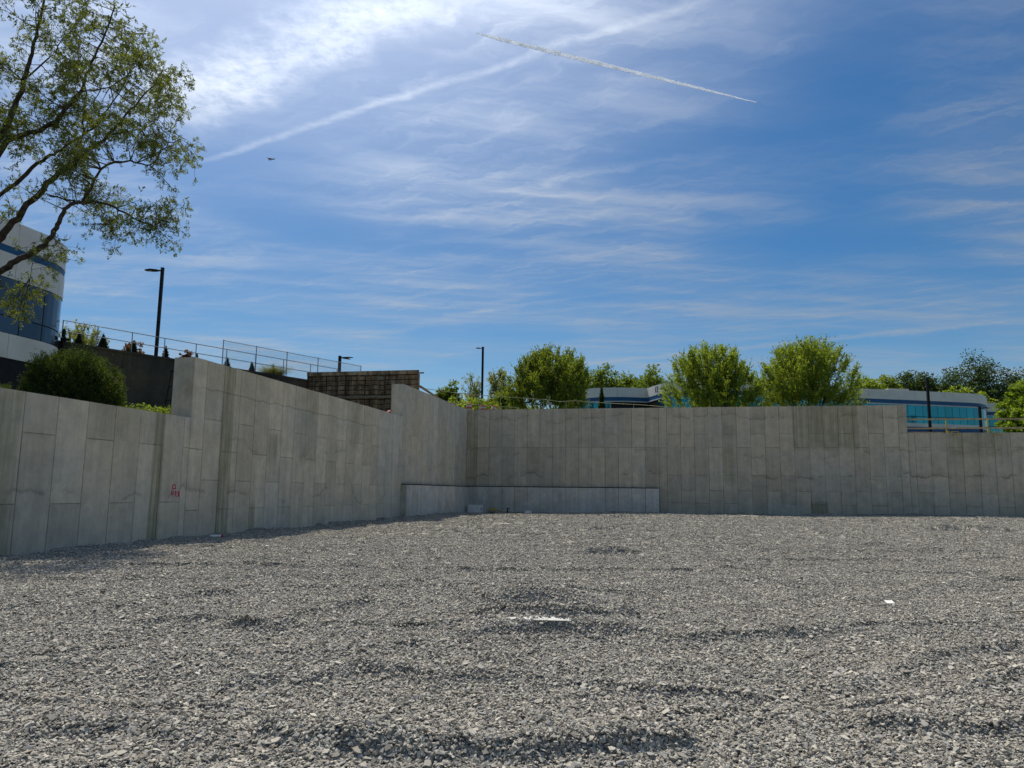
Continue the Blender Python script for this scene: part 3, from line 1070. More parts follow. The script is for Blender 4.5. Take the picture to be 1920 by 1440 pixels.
# behind the offices
for i, (uc, vt, wp, t, mt, sd, lb) in enumerate([
    (1078, 668, 80, 125, 'mid', 41, "green background tree just right of the dense olive tree"),
    (1133, 676, 84, 128, 'mid', 42, "green background tree above the small conifer"),
    (1174, 690, 60, 132, 'mid', 43, "low green background tree filling the dip above the office roof"),
    (1214, 679, 92, 128, 'mid', 44, "green background tree above the number fifteen"),
    (1622, 704, 78, 130, 'yellow', 45, "low yellowish background tree right of the tallest yellow-green tree"),
    (1662, 703, 60, 138, 'olive', 46, "low olive background tree above the rooftop box"),
    (1697, 699, 46, 140, 'dark', 47, "small dark background tree left of the right-hand lamp post"),
    (1728, 687, 48, 142, 'dark', 48, "narrow dark background tree behind the right-hand lamp post top"),
    (1772, 699, 66, 145, 'dark', 49, "dark background tree between lamp post and the biggest dark tree"),
    (1832, 660, 112, 150, 'dark', 50, "biggest dark tree on the skyline at the right"),
    (1893, 690, 84, 150, 'dark', 51, "dark background tree at the right edge of the view"),
    (1950, 700, 110, 150, 'mid', 52, "green background tree cut by the right edge"),
]):
    tree_px("background_tree", lb, uc, vt, wp, t, 7.2, 'round', mt, 210, 80, .40, sd, group="trees behind the offices", low=.12)
for i, (uc, vt, wp, sd, lb) in enumerate([
    (1720, 722, 66, 61, "low yellow-green bush behind the office roof, left of the lamp post"),
    (1782, 720, 80, 62, "low yellow-green bush behind the office roof, right of the lamp post"),
    (1836, 724, 60, 63, "low yellow-green bush behind the rounded office corner"),
    (1660, 722, 80, 64, "low yellow-green bush behind the office roof near the tallest tree"),
    (1872, 738, 70, 65, "dark green bush between the two office blocks"),
]):
    tree_px("background_bush", lb, uc, vt, wp, 120, 7.0, 'round', 'dark' if i == 4 else 'yellow', 60, 60, .36, sd, group="bushes behind the office roof", low=.1, cat="bush")
tree_px("leafy_tree", "bright green leafy tree at the right edge beside the office end", 1926, 716, 110, 70, 5.0, 'round', 'bright', 190, 90, .26, 66, low=.05)
tree_px("sparse_tree", "pale willow-like tree behind the railing beside the round white building", 158, 604, 105, 56, 8.6, 'upright', 'pale', 120, 70, .12, 67, low=.1, stems=3, bark=M_BARK_G)


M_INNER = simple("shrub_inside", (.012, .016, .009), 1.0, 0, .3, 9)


def conifer(name, label, base, h, r, seed, n=2600, leaf=.06, group=None, mat='conifer'):
    rg = np.random.default_rng(seed)
    root = empty(name, base)
    tag(root, label, "conifer", group)
    t = 1 - np.sqrt(rg.random(n))
    tiers = .86 + .14 * np.cos(t * 40)
    rr = r * (1 - t) ** .85 * tiers * (.55 + .45 * rg.random(n)) + .01
    a = rg.uniform(0, 6.283, n)
    C = np.stack([rr * np.cos(a), rr * np.sin(a), h * (.06 + .94 * t)], -1)
    d = np.stack([np.cos(a), np.sin(a), np.full(n, .35)], -1)
    V, Fq = tri_leaves(C, leaf, rg, .2, .45, d)
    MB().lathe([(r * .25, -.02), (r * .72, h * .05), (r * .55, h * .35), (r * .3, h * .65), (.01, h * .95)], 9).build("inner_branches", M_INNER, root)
    c = mesh_np("crown", V, Fq, GREEN[mat], root); c["kind"] = "stuff"
    return root


# old wall, its railing and the upper terrace
OW_A, OW_B = np.array([-24.2, 34.2]), np.array([-12.6, 50.4])
OWD = (OW_B - OW_A) / np.linalg.norm(OW_B - OW_A)
OWN = np.array([-OWD[1], OWD[0]])       # away from the yard
Z_OLD = 8.62
ow_ang = math.atan2(OWD[1], OWD[0])
OWL = float(np.linalg.norm(OW_B - OW_A))
ow = empty("old_retaining_wall", (OW_A[0], OW_A[1], 0), ow_ang)
tag(ow, "dark stained old concrete wall under the left railing", "wall")
M_OLD = concrete("old_concrete", (.075, .068, .055), (.12, .095, .06), ow, [], None, [(5.0, .6), (7.0, .8)], cool=(.045, .042, .036))
for i in range(6):
    x0, x1 = i * OWL / 6, (i + 1) * OWL / 6
    MB().box(x0 + .008, x1 - .008, .0, .4, 2.9, Z_OLD - .12).build("panel", M_OLD, ow)
MB().box(0, OWL, -.05, .45, Z_OLD - .119, Z_OLD).build("coping", M_OLD, ow)
MB().box(0.05, OWL - .05, .05, .38, 2.9, Z_OLD - .122).build("wall_core", M_OLD, ow)


def owp(x, y=0.0, z=0.0):
    q = OW_A + OWD * x + OWN * y
    return np.array([q[0], q[1], Z_OLD + z])


def slab2(name, poly, z0, z1, mat):
    nn = len(poly)
    vs = [(p[0], p[1], z0) for p in poly] + [(p[0], p[1], z1) for p in poly]
    fs = [tuple(range(nn))[::-1], tuple(range(nn, 2 * nn))] + [(j, (j + 1) % nn, nn + (j + 1) % nn, nn + j) for j in range(nn)]
    return tag(MB().add(vs, fs).build(name, mat), kind="structure")


pa, pb = owp(0, .46), owp(OWL, .46)
slab2("upper_terrace", [pa[:2], pb[:2], pb[:2] + OWN * 60 + OWD * 10, pa[:2] + OWN * 60 - OWD * 4], 2.5, Z_OLD - .16, M_SOIL)


def ow_x(u):
    """distance along the old wall where the line of sight u crosses it"""
    d = ray(u, 690)[:2]
    A = np.array([[d[0], -OWD[0]], [d[1], -OWD[1]]])
    return float(np.linalg.solve(A, OW_A)[1])


M_GALV = simple("galvanised_steel", (.36, .37, .38), .45, .75, .15, 8)
rail = empty("handrail", tuple(owp(0)), ow_ang)
tag(rail, "two-bar galvanised handrail along the top of the old wall", "railing")
xa, xb = ow_x(114), OWL + 1.5
posts = [ow_x(u) for u in (114, 181, 247, 309, 369, 427, 482, 535, 586, 636, 684)]
for x in posts:
    MB().tube([(x, .2, 0), (x, .2, 1.08)], .026, 8).build("post", M_GALV, rail)
for z in (1.08, .55):
    MB().tube([(xa, .2, z), (xb, .2, z)], .024, 8).build("rail", M_GALV, rail)

M_WIRE = simple("fence_wire", (.23, .24, .25), .5, .6, .1, 8)


def chain_link(label, p0, p1, h, posts, z0=0.0):
    p0, p1 = np.array(p0, float), np.array(p1, float)
    d = p1[:2] - p0[:2]; L = float(np.linalg.norm(d))
    root = empty("chain_link_fence", tuple(p0), math.atan2(d[1], d[0]))
    tag(root, label, "fence")
    for x in posts:
        MB().tube([(x * L, 0, z0), (x * L, 0, h + .04)], .03, 8).build("post", M_GALV, root)
    MB().tube([(0, 0, h), (L, 0, h)], .021, 6).build("top_rail", M_GALV, root)
    MB().tube([(0, 0, z0 + .06), (L, 0, z0 + .06)], .012, 5).build("bottom_rail", M_GALV, root)
    net = MB(); st = .085; w = .0032
    x = -h
    while x < L:
        for sgn in (1, -1):
            a = max(x, 0.0); b = min(x + h, L)
            if b - a > .05:
                za, zb = a - x, b - x
                if sgn < 0: za, zb = h - za, h - zb
                y = .004 * sgn
                net.add([(a, y - .002, max(za, .06)), (b, y - .002, max(zb, .06)), (b, y - .002, max(zb, .06) + w * 1.4), (a, y - .002, max(za, .06) + w * 1.4),
                         (a, y + .002, max(za, .06)), (b, y + .002, max(zb, .06)), (b, y + .002, max(zb, .06) + w * 1.4), (a, y + .002, max(za, .06) + w * 1.4)],
                        [(0, 1, 2, 3), (7, 6, 5, 4), (3, 2, 6, 7), (4, 5, 1, 0)])
        x += st
    nt = net.build("wire_mesh", M_WIRE, root)
    nt["kind"] = "stuff"
    return root


fx = [ow_x(u) for u in (430, 646)]
f0 = owp(fx[0], .75, -.05); f1 = owp(fx[1] + 2.2, .75, -.05)
chain_link("long chain-link fence standing behind the handrail on the upper terrace", f0, f1, 1.75, [0, .21, .42, .65, 1.0])
g0 = at(655, 690, 62); g1 = at(688, 690, 58)
g0[2] = g1[2] = Z_OLD - .1
chain_link("short end piece of chain-link fence right of the small floodlight", g0, g1, 1.9, [0, .45, 1.0])

# clipped cones, bronze shrubs and a clump of grass behind the rail
for u, hh, rr, lb in [(160, 1.0, .33, "small dark cone shrub nearest the round white building"), (206, 1.15, .42, "broad dark cone shrub left of the bronze shrub"),
                      (265, 1.05, .36, "dark cone shrub overlapping the bronze shrub"), (326, 1.05, .32, "dark cone shrub right of the tall lamp post"),
                      (385, .95, .2, "thin dark cone shrub just above the tall concrete step"), (443, 1.0, .34, "dark cone shrub at the left end of the chain-link fence"),
                      (490, .95, .33, "dark cone shrub left of the grass clump"), (530, 1.05, .25, "slim dark cone shrub standing in the grass clump")]:
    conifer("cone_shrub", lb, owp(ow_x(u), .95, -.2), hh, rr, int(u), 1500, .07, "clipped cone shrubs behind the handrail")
tree_px("small_conifer", "x", 1128, 724, 20, 78, 6.4, 'round', 'dark', 2, 2, .1, 1)["label"] = "x"
for o in [o for o in bpy.data.objects if o.name.startswith("small_conifer")]:
    for c in list(o.children): bpy.data.objects.remove(c)
    bpy.data.objects.remove(o)
tp = at(1128, 722, 78)
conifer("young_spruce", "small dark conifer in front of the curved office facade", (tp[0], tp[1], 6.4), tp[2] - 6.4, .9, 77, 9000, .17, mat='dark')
for u, v, wpx, t, sd, lb in [(252, 638, 36, 44, 71, "bronze-leaved shrub left of the tall lamp post"), (352, 653, 26, 46, 72, "small bronze-leaved shrub above the tall concrete step")]:
    tree_px("bronze_shrub", lb, u, v, wpx, t, Z_OLD - .2, 'round', 'red', 60, 44, .10, sd, cat="shrub", group="bronze shrubs behind the handrail", low=.0)


def grass_clump(label, base, r, h, n, seed):
    rg = np.random.default_rng(seed)
    root = empty("ornamental_grass", base); tag(root, label, "grass clump")
    a = rg.uniform(0, 6.283, n); rr = r * .35 * np.sqrt(rg.random(n))
    B0 = np.stack([rr * np.cos(a), rr * np.sin(a), np.zeros(n)], -1)
    out = np.stack([np.cos(a), np.sin(a), np.zeros(n)], -1)
    L = h * rg.uniform(.6, 1.05, n)[:, None]; sp = rg.uniform(.15, .75, n)[:, None] * r
    P1 = B0 + out * sp * .35 + [0, 0, 1] * L * .65
    P2 = B0 + out * sp + [0, 0, 1] * L * rg.uniform(.75, 1.0, (n, 1))
    sd_ = np.stack([-np.sin(a), np.cos(a), np.zeros(n)], -1) * .006
    V = np.stack([B0 - sd_, B0 + sd_, P1 + sd_ * .8, P1 - sd_ * .8, P2 + sd_ * .25, P2 - sd_ * .25], 1).reshape(-1, 3)
    i = np.arange(n)[:, None] * 6
    Fq = np.concatenate([i + [0, 1, 2, 3], i + [3, 2, 4, 5]])
    b = mesh_np("blades", V, Fq, GREEN['grass'], root); b["kind"] = "stuff"


grass_clump("pale green ornamental grass clump behind the handrail", owp(ow_x(533), 1.1, -.2), 1.5, 1.0, 1500, 5)


# ------------------------------------------------------------------ yew and ground cover on the low terrace
def yew(label, c, rx, ry, rz, n, seed):
    rg = np.random.default_rng(seed)
    root = empty("yew_bush", (c[0], c[1], c[2])); tag(root, label, "bush")
    D = rg.normal(size=(n, 3)); D[:, 2] = np.abs(D[:, 2]) - .12
    D /= np.linalg.norm(D, axis=1)[:, None]
    lump = 1 + .06 * np.sin(D[:, 0] * 7 + 1) * np.cos(D[:, 1] * 6) + .05 * np.sin(D[:, 2] * 19 + D[:, 0] * 15) * np.sin(D[:, 1] * 17 + D[:, 0] * 9) + .04 * np.sin(D[:, 2] * 34 + D[:, 1] * 29)
    r = lump * (.80 + .22 * rg.random(n) ** .6) * (1 + .10 * (rg.random(n) > .985))
    Q = np.sign(D) * np.abs(D) ** .78
    C = Q * (r * .90)[:, None] * [rx, ry, rz]
    C[:, 2] = np.maximum(C[:, 2], .02)
    # short sprays: five leaves along a twig
    K = 5
    tw = D + [0, 0, .35] + rg.normal(0, .45, (n, 3)); tw /= np.linalg.norm(tw, axis=1)[:, None]
    pts = (C[:, None, :] + tw[:, None, :] * (np.linspace(-.5, .5, K) * .14)[None, :, None] + rg.normal(0, .015, (n, K, 3))).reshape(-1, 3)
    V, Fq = tri_leaves(pts, .058, rg, .6, .42, np.repeat(tw, K, 0))
    a = mesh_np("foliage", V, Fq, GREEN['yew'], root); a["kind"] = "stuff"
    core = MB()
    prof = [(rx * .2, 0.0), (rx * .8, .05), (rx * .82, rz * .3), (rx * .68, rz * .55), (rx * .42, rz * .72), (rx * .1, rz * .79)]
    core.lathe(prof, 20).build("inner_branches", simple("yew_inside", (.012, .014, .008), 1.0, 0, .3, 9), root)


yc = at(140, 700, 23.6)
yew("large rounded dark yew bush behind the low part of the left wall", (yc[0], yc[1], 3.4), 1.50, 1.5, 2.42, 15000, 9)
yl = at(-60, 700, 25.5)
yew("dark hedge-like yew at the left edge below the round white building", (yl[0] - .6, yl[1], 3.4), 2.4, 1.5, 2.0, 11000, 10)


def ground_cover():
    rg = np.random.default_rng(4)
    n = 3200
    s0_ = float(at_k(238, 765, -16.0) @ EL); s = rg.uniform(s0_, s0_ + 4.5, n); k = rg.uniform(-17.2, -15.45, n)
    hgt = .50 + .22 * (fbm(s * 1.1, k * 1.1, 3) + .5) + .10 * rg.random(n)
    P = s[:, None] * EL + k[:, None] * EB; P[:, 2] = 3.4 + hgt * rg.random(n) ** .3
    V, Fq = tri_leaves(P, .085, rg, .8, .6)
    o = mesh_np("ground_cover", V, Fq, GREEN['mid'])
    tag(o, "low yellow-green ground cover behind the step of the left wall", "ground cover", kind="stuff")


ground_cover()


# ------------------------------------------------------------------ the big tree over the left wall
def locust_tree():
    rg = np.random.default_rng(12)
    T0 = 26.0
    base = np.array([*at(-165, 760, T0)[:2], 3.4])
    root = empty("locust_tree", base)
    tag(root, "large spreading tree with airy leaves leaning in from the upper left", "tree")
    wood = MB()

    def P(u, v, dt=0.0):
        return at(u, v, T0 + dt) - base
    limbs = []

    def limb(px, r0, r1, dts):
        ctrl = np.array([P(u, v, np.interp(i / (len(px) - 1), np.linspace(0, 1, len(dts)), dts)) for i, (u, v) in enumerate(px)])
        # Catmull-Rom through the control points, with a little crookedness
        out = []
        for i in range(len(ctrl) - 1):
            p0, p1, p2, p3 = ctrl[max(i - 1, 0)], ctrl[i], ctrl[i + 1], ctrl[min(i + 2, len(ctrl) - 1)]
            for t in np.linspace(0, 1, 4, endpoint=False):
                out.append(.5 * (2 * p1 + (p2 - p0) * t + (2 * p0 - 5 * p1 + 4 * p2 - p3) * t * t + (3 * p1 - p0 - 3 * p2 + p3) * t ** 3))
        out.append(ctrl[-1]); out = np.array(out)
        out[1:-1] += rg.normal(0, .025, (len(out) - 2, 3))
        rad = np.linspace(r0 * .68, r1 * .9, len(out)) * (1 + rg.normal(0, .03, len(out)))
        wood.tube(out, rad, 7)
        limbs.append((out, rad))
    wood.tube([(0, 0, -.2), P(-160, 640) * [1, 1, 1], P(-150, 560)], [.36, .31, .27], 9)
    limb([(-150, 565), (-90, 550), (-40, 528), (0, 510), (28, 488), (65, 472), (90, 452), (105, 428), (115, 402), (132, 385), (155, 379), (190, 380), (217, 390), (250, 408), (290, 424)], .20, .02, [0, -.6, -1.0, -.4])
    limb([(-150, 565), (-80, 510), (-30, 470), (0, 444), (32, 408), (72, 365), (105, 329), (134, 307), (170, 282), (202, 253), (224, 231), (253, 195), (290, 160)], .23, .02, [0, .3, .6, .2])
    limb([(-130, 520), (-70, 450), (-30, 400), (0, 368), (40, 335), (80, 300), (108, 286), (144, 260), (180, 235), (212, 188), (240, 140)], .15, .015, [0, 1.0, 1.6])
    limb([(-150, 560), (-100, 440), (-50, 350), (0, 283), (22, 260), (58, 249), (94, 231), (123, 206), (155, 163), (172, 116), (197, 65), (215, 10)], .20, .02, [0, -.5, -1.4])
    limb([(-150, 560), (-90, 400), (-40, 310), (0, 258), (18, 224), (32, 188), (47, 144), (58, 108), (67, 65), (83, 0), (95, -90)], .22, .03, [0, .6, 1.0])
    limb([(-155, 560), (-130, 400), (-110, 250), (-70, 100), (-30, -40), (0, -140)], .22, .03, [0, 0, .5])
    limb([(-155, 560), (-190, 420), (-250, 300), (-300, 180), (-330, 60)], .2, .03, [0, 1.0, 2.0])
    limb([(141, 314), (152, 260), (158, 205), (159, 166), (147, 130), (150, 80)], .06, .012, [.3, .8])
    limb([(155, 381), (173, 347), (202, 309), (245, 303), (282, 307), (310, 275), (340, 262)], .07, .012, [-.8, -1.6])
    limb([(202, 253), (240, 246), (272, 240), (300, 215), (320, 190)], .045, .01, [.3, 1.2])
    limb([(92, 367), (125, 374), (152, 381), (180, 370)], .045, .015, [.2, -.6])
    limb([(108, 232), (150, 175), (205, 165), (260, 120)], .05, .01, [-.8, -2.0])
    limb([(40, 150), (90, 110), (130, 60), (170, 20)], .05, .012, [1.0, 2.2])
    limb([(185, 380), (200, 400), (212, 420)], .02, .008, [-.9, -1.0])
    limb([(62, 472), (60, 500), (57, 520)], .018, .006, [-.9, -1.1])
    limb([(0, 420), (20, 392), (8, 360)], .02, .008, [.4, .8])
    AP = np.concatenate([l[0][3:] for l in limbs]); AR = np.concatenate([l[1][3:] for l in limbs])
    # crown outline in view, filled with twigs of small leaflets
    poly = [(290, -10), (296, 48), (282, 78), (318, 104), (342, 130), (358, 166), (336, 186), (352, 232), (372, 280), (366, 318), (332, 328), (318, 300), (300, 332), (338, 352), (344, 388), (340, 428), (322, 458),
            (296, 430), (262, 434), (236, 452), (205, 436), (168, 420), (150, 396), (120, 350), (60, 380), (20, 420), (0, 380), (-60, 420), (-200, 470), (-330, 380), (-420, 200), (-380, -20), (-250, -200), (0, -260), (180, -170)]
    px = np.array(poly, float)

    def inside(u, v):
        c = False; j = len(px) - 1
        for i in range(len(px)):
            if (px[i, 1] > v) != (px[j, 1] > v) and u < (px[j, 0] - px[i, 0]) * (v - px[i, 1]) / (px[j, 1] - px[i, 1]) + px[i, 0]: c = not c
            j = i
        return c
    cl = []
    while len(cl) < 640:
        u, v = rg.uniform(-420, 375), rg.uniform(-260, 470)
        if not inside(u, v): continue
        if u < -20 or v < -10:
            if rg.random() < .55: continue
        elif v > 330 and u < 150 and rg.random() < .7: continue
        # leave gaps
        if vnoise(np.array(u / 46.0 + 40), np.array(v / 40.0 + 40)) < -.13: continue
        cl.append((u, v, rg.normal(0, 1.5)))
    extra = [(20, 560), (34, 570), (26, 580), (52, 548), (62, 530), (88, 536), (100, 470), (122, 462), (118, 480), (85, 505), (40, 545), (10, 545), (70, 450), (30, 575), (44, 585),
             (170, 420), (205, 440), (225, 450), (190, 415), (250, 440), (300, 440), (325, 452), (335, 425)]
    cl += [(u + rg.normal(0, 4), v + rg.normal(0, 4), -.9 + rg.normal(0, .4)) for u, v in extra]
    LP = []; LD = []
    for u, v, dt in cl:
        c = P(u, v, dt)
        dist = np.linalg.norm(AP - c, axis=1) + np.maximum(0, (AP[:, 2] - c[2])) * .3 + AR * 2
        j = int(np.argmin(dist)); q = AP[j]
        L = np.linalg.norm(c - q)
        if L > 1.7: continue
        mid = (q + c) / 2 + [0, 0, -.06 * L] + rg.normal(0, .08 * L + .02, 3)
        tw = bez(q, mid, c, 5)
        wood.tube(tw, np.linspace(min(.02, AR[j] * .6 + .004), .006, 5), 4, caps=False)
        nt = rg.integers(7, 11)
        for _ in range(nt):
            d = (c - q) / (L + 1e-6) * .5 + rg.normal(0, .7, 3) + [0, 0, -.12]; d /= np.linalg.norm(d)
            s0 = tw[rg.integers(2, 5)]
            Lt = rg.uniform(.25, .62)
            e = s0 + d * Lt + [0, 0, -.10 * Lt]
            if rg.random() < .8: wood.tube([s0, (s0 + e) / 2 + rg.normal(0, .02, 3), e], [.006, .004, .002], 3, caps=False)
            # two to three compound leaves: leaflets in rows
            for _c in range(rg.integers(2, 4)):
                f = rg.uniform(.45, 1.0); st = s0 + (e - s0) * f
                ld = d * .5 + rg.normal(0, .6, 3) + [0, 0, -.25]; ld /= np.linalg.norm(ld)
                sd = np.cross(ld, rg.normal(size=3)); sd /= np.linalg.norm(sd)
                m = 6
                t = np.linspace(.15, 1, m)[:, None] * .20
                for sg in (-1, 1):
                    LP.append(st + ld * t + sd * sg * .028 + rg.normal(0, .006, (m, 3)))
                    LD.append(np.repeat((ld * .5 + sd * sg)[None], m, 0))
    LP = np.concatenate(LP); LD = np.concatenate(LD)
    V, Fq = tri_leaves(LP, .070, rg, .3, .42, LD * 2)
    wood.build("trunk", M_BARK, root, True)
    cr = mesh_np("crown", V, Fq, GREEN['locust'], root); cr["kind"] = "stuff"
    print("locust leaflets", len(LP))


locust_tree()

# ------------------------------------------------------------------ offices
M_WHITE = simple("white_metal_panel", (.80, .77, .71), .5, .0, .05, .6, spec=.4)
M_BLUE = simple("blue_metal_band", (.012, .10, .25), .5, .0, .1, 1.0, spec=.4)
M_TRIM = simple("white_trim", (.62, .62, .60), .5, 0, .06, 2)
M_DARK = simple("black_bronze_frame", (.012, .012, .014), .5, .2, .2, 4)


def glass_mat(name, col, rough, spec=.7, metal=.0):
    m, g, out = mat_new(name)
    oi = g.new('ShaderNodeObjectInfo').outputs['Random']
    c = g.mix(oi, tuple(x * .8 for x in col), tuple(x * 1.15 for x in col))
    b = principled(g, out, c, rough, metal, None, spec=spec)
    return m


M_GLASS_T = glass_mat("teal_glass", (.035, .25, .31), .12, .5, .75)
M_GLASS_D = glass_mat("dark_blue_glass", (.07, .095, .125), .12, .5, .7)
M_ROOF = simple("flat_roof", (.25, .25, .24), .9, 0, .15, .4)


def densify(path, step=.8):
    out = [np.array(path[0], float)]
    for a, b in zip(path[:-1], path[1:]):
        a, b = np.array(a, float), np.array(b, float)
        n = max(1, int(np.ceil(np.linalg.norm(b - a) / step)))
        out += [a + (b - a) * i / n for i in range(1, n + 1)]
    return np.array(out)


def spline(path, n=6):
    P = [np.array(p, float) for p in path]; out = []
    for i in range(len(P) - 1):
        p0, p1, p2, p3 = P[max(i - 1, 0)], P[i], P[i + 1], P[min(i + 2, len(P) - 1)]
        for t in np.linspace(0, 1, n, endpoint=False):
            out.append(.5 * (2 * p1 + (p2 - p0) * t + (2 * p0 - 5 * p1 + 4 * p2 - p3) * t * t + (3 * p1 - p0 - 3 * p2 + p3) * t ** 3))
    out.append(P[-1])
    return np.array(out)


class Facade:
    """a facade that follows a path (left to right as seen) with bands and panels of real thickness"""
    def __init__(self, path, root):
        self.p = path
        seg = np.linalg.norm(np.diff(path, axis=0), axis=1)
        self.a = np.concatenate([[0], np.cumsum(seg)])
        self.L = float(self.a[-1]); self.root = root
        d = np.gradient(path, axis=0); d /= np.linalg.norm(d, axis=1)[:, None]
        self.n = np.stack([d[:, 1], -d[:, 0]], -1)      # outwards (towards the viewer)

    def pt(self, s, off):
        x = np.interp(s, self.a, self.p[:, 0]); y = np.interp(s, self.a, self.p[:, 1])
        nx = np.interp(s, self.a, self.n[:, 0]); ny = np.interp(s, self.a, self.n[:, 1])
        return np.array([x + nx * off, y + ny * off])

    def piece(self, name, mat, s0, s1, z0, z1, o0, o1, parent=None):
        inner = self.a[(self.a > s0 + .02) & (self.a < s1 - .02)]
        ss = np.concatenate([[s0], inner, [s1]]); m = len(ss)
        vs = []
        for s in ss:
            f, b = self.pt(s, o1), self.pt(s, o0)
            vs += [(*f, z0), (*f, z1), (*b, z1), (*b, z0)]
        fs = []
        for i in range(m - 1):
            q = i * 4; r = q + 4
            fs += [(q, r, r + 1, q + 1), (q + 1, r + 1, r + 2, q + 2), (q + 2, r + 2, r + 3, q + 3), (q + 3, r + 3, r, q)]
        fs += [(0, 1, 2, 3), ((m - 1) * 4 + 3, (m - 1) * 4 + 2, (m - 1) * 4 + 1, (m - 1) * 4)]
        return MB().add(vs, fs).build(name, mat, parent or self.root)

    def row(self, name, mat, step, z0, z1, o0, o1, gap=.02, s0=0.0, s1=None, parent=None):
        s1 = s1 or self.L
        n = max(1, int(round((s1 - s0) / step))); w = (s1 - s0) / n
        for i in range(n):
            self.piece(name, mat, s0 + i * w + gap / 2, s0 + (i + 1) * w - gap / 2, z0, z1, o0, o1, parent)


def number_sign(txt, root, pos, right, size, mat):
    cu = bpy.data.curves.new("digits", 'FONT'); cu.body = txt; cu.size = size; cu.extrude = .02; cu.align_x = 'CENTER'; cu.align_y = 'CENTER'
    tmp = bpy.data.objects.new("digits", cu); COL.objects.link(tmp)
    dg = bpy.context.evaluated_depsgraph_get(); dg.update()
    me = bpy.data.meshes.new_from_object(tmp.evaluated_get(dg)); bpy.data.objects.remove(tmp)
    me.materials.clear(); me.materials.append(mat)
    o = bpy.data.objects.new("number_sign", me); COL.objects.link(o)
    r = np.array([right[0], right[1], 0]); r /= np.linalg.norm(r); n = np.array([r[1], -r[0], 0])
    o.matrix_world = Matrix(((r[0], 0, n[0], pos[0]), (r[1], 0, n[1], pos[1]), (0, 1, 0, pos[2]), (0, 0, 0, 1)))
    o.parent = root
    return o


ZT = 14.5


def office(label, path, zt, panel, glass_w, base_z=6.0, entrance=None):
    root = empty("office_building", (0, 0, 0)); tag(root, label, "building")
    fc = Facade(path, root)
    fc.piece("backing_wall", M_DARK, 0, fc.L, base_z, zt - .1, -.5, -.06)
    fc.row("panel", M_WHITE, panel, zt - 1.18, zt, -.05, 0)
    fc.row("blue_band", M_BLUE, panel, zt - 1.66, zt - 1.182, -.05, -.02, .01)
    fc.piece("white_trim", M_TRIM, 0, fc.L, zt - 1.80, zt - 1.663, -.05, .03)
    if entrance:
        a, b = entrance
        fc.row("window_pane", M_GLASS_T, glass_w, zt - 4.0, zt - 1.803, -.05, -.03, .05, 0, a)
        fc.row("window_pane", M_GLASS_T, glass_w, zt - 4.0, zt - 1.803, -.05, -.03, .05, b, fc.L)
    else:
        fc.row("window_pane", M_GLASS_T, glass_w, zt - 3.15, zt - 1.803, -.05, -.03, .05)
        fc.row("window_pane", M_GLASS_T, glass_w, zt - 4.0, zt - 3.22, -.05, -.03, .05)
    fc.row("panel", M_WHITE, panel, zt - 4.45, zt - 4.003, -.05, 0)
    fc.row("blue_band", M_BLUE, panel, base_z, zt - 4.453, -.05, -.02, .01)
    return root, fc


# low wings with a curved front (number 15), seen over the far wall
left_path = spline([at_z(u, v, ZT)[:2] for u, v in [(1078, 745), (1086, 735), (1098, 730), (1118, 727.5), (1150, 726.5), (1185, 727), (1213, 728.3)]], 5)
mid_path = spline([at_z(u, v, ZT)[:2] for u, v in [(1213, 728.3), (1225, 724), (1240, 719.6), (1258, 716.2), (1285, 714), (1340, 713), (1420, 714), (1500, 718), (1560, 724)]], 5)
right_path = spline([at_z(u, v, ZT)[:2] for u, v in [(1560, 725.5), (1600, 727.5), (1650, 730), (1720, 733), (1790, 736.3), (1826, 738.2), (1840, 740), (1848, 743.5), (1850.5, 750)]], 5)
path = np.concatenate([left_path, mid_path[1:], right_path[1:]])
ob, ofc = office("low white office with blue band, teal glass and number fifteen behind the far wall", path, ZT, 2.15, 1.08)
ws = float(ofc.a[len(left_path) - 1])
# flat near-black sheet over the glass, painting the entrance recess's shade under the dip
ofc.piece("entrance_shade_sheet", M_DARK, ws - 4.6, ws + 3.2, ZT - 4.0, ZT - 1.81, -.02, .0)
sp = ofc.pt(ws + 2.0, .03); sp2 = ofc.pt(ws + 2.4, .03); sp1 = ofc.pt(ws + 1.6, .03)
pos15 = at_z(1234, 729.5, ZT - .62)
i_best = min(np.linspace(ws, ws + 8, 200), key=lambda q: abs((ofc.pt(q, 0) - pos15[:2]) @ np.array([1.0, 0])))
pp = ofc.pt(i_best, .012); pr = ofc.pt(i_best + .2, .0) - ofc.pt(i_best - .2, .0)
number_sign("15", ob, (pp[0], pp[1], ZT - .55), pr, 1.0, M_DARK)
# roof sheet and the box on it
roof = [tuple(p) for p in path] + [tuple(path[-1] + np.array([6, 40])), tuple(path[0] + np.array([-2, 40]))]
MB().add([(x, y + .55, ZT - .25) for x, y in roof], [tuple(range(len(roof)))]).build("roof", M_ROOF, ob)
rb = at(1692, 732, 118)
MB().box(rb[0] - 2.2, rb[0] + 1.0, rb[1], rb[1] + 3, ZT - .3, rb[2] + .25).build("rooftop_box", M_TRIM, ob)

blk = spline([at_z(u, v, 14.2)[:2] for u, v in [(1836, 755.5), (1852, 755.6), (1868, 756), (1880, 757.5), (1885, 760), (1887, 765)]], 5)
office("smaller white office block with rounded end at the far right", blk, 14.2, 2.4, 1.2)

# the round-ended building at the upper left
KBL = -28.3
zt_l = 13.1


def lb_right(s1):
    q = [sk(s1, KBL - 3.2) + EB * 3.2 * math.cos(a) + EL * 3.2 * math.sin(a) for a in np.linspace(0, R(120), 30)]
    q = [np.array([c[0], c[1], 11.0]) - O for c in q]
    return max(960 + F * float(c @ CX) / float(c @ FW) for c in q)


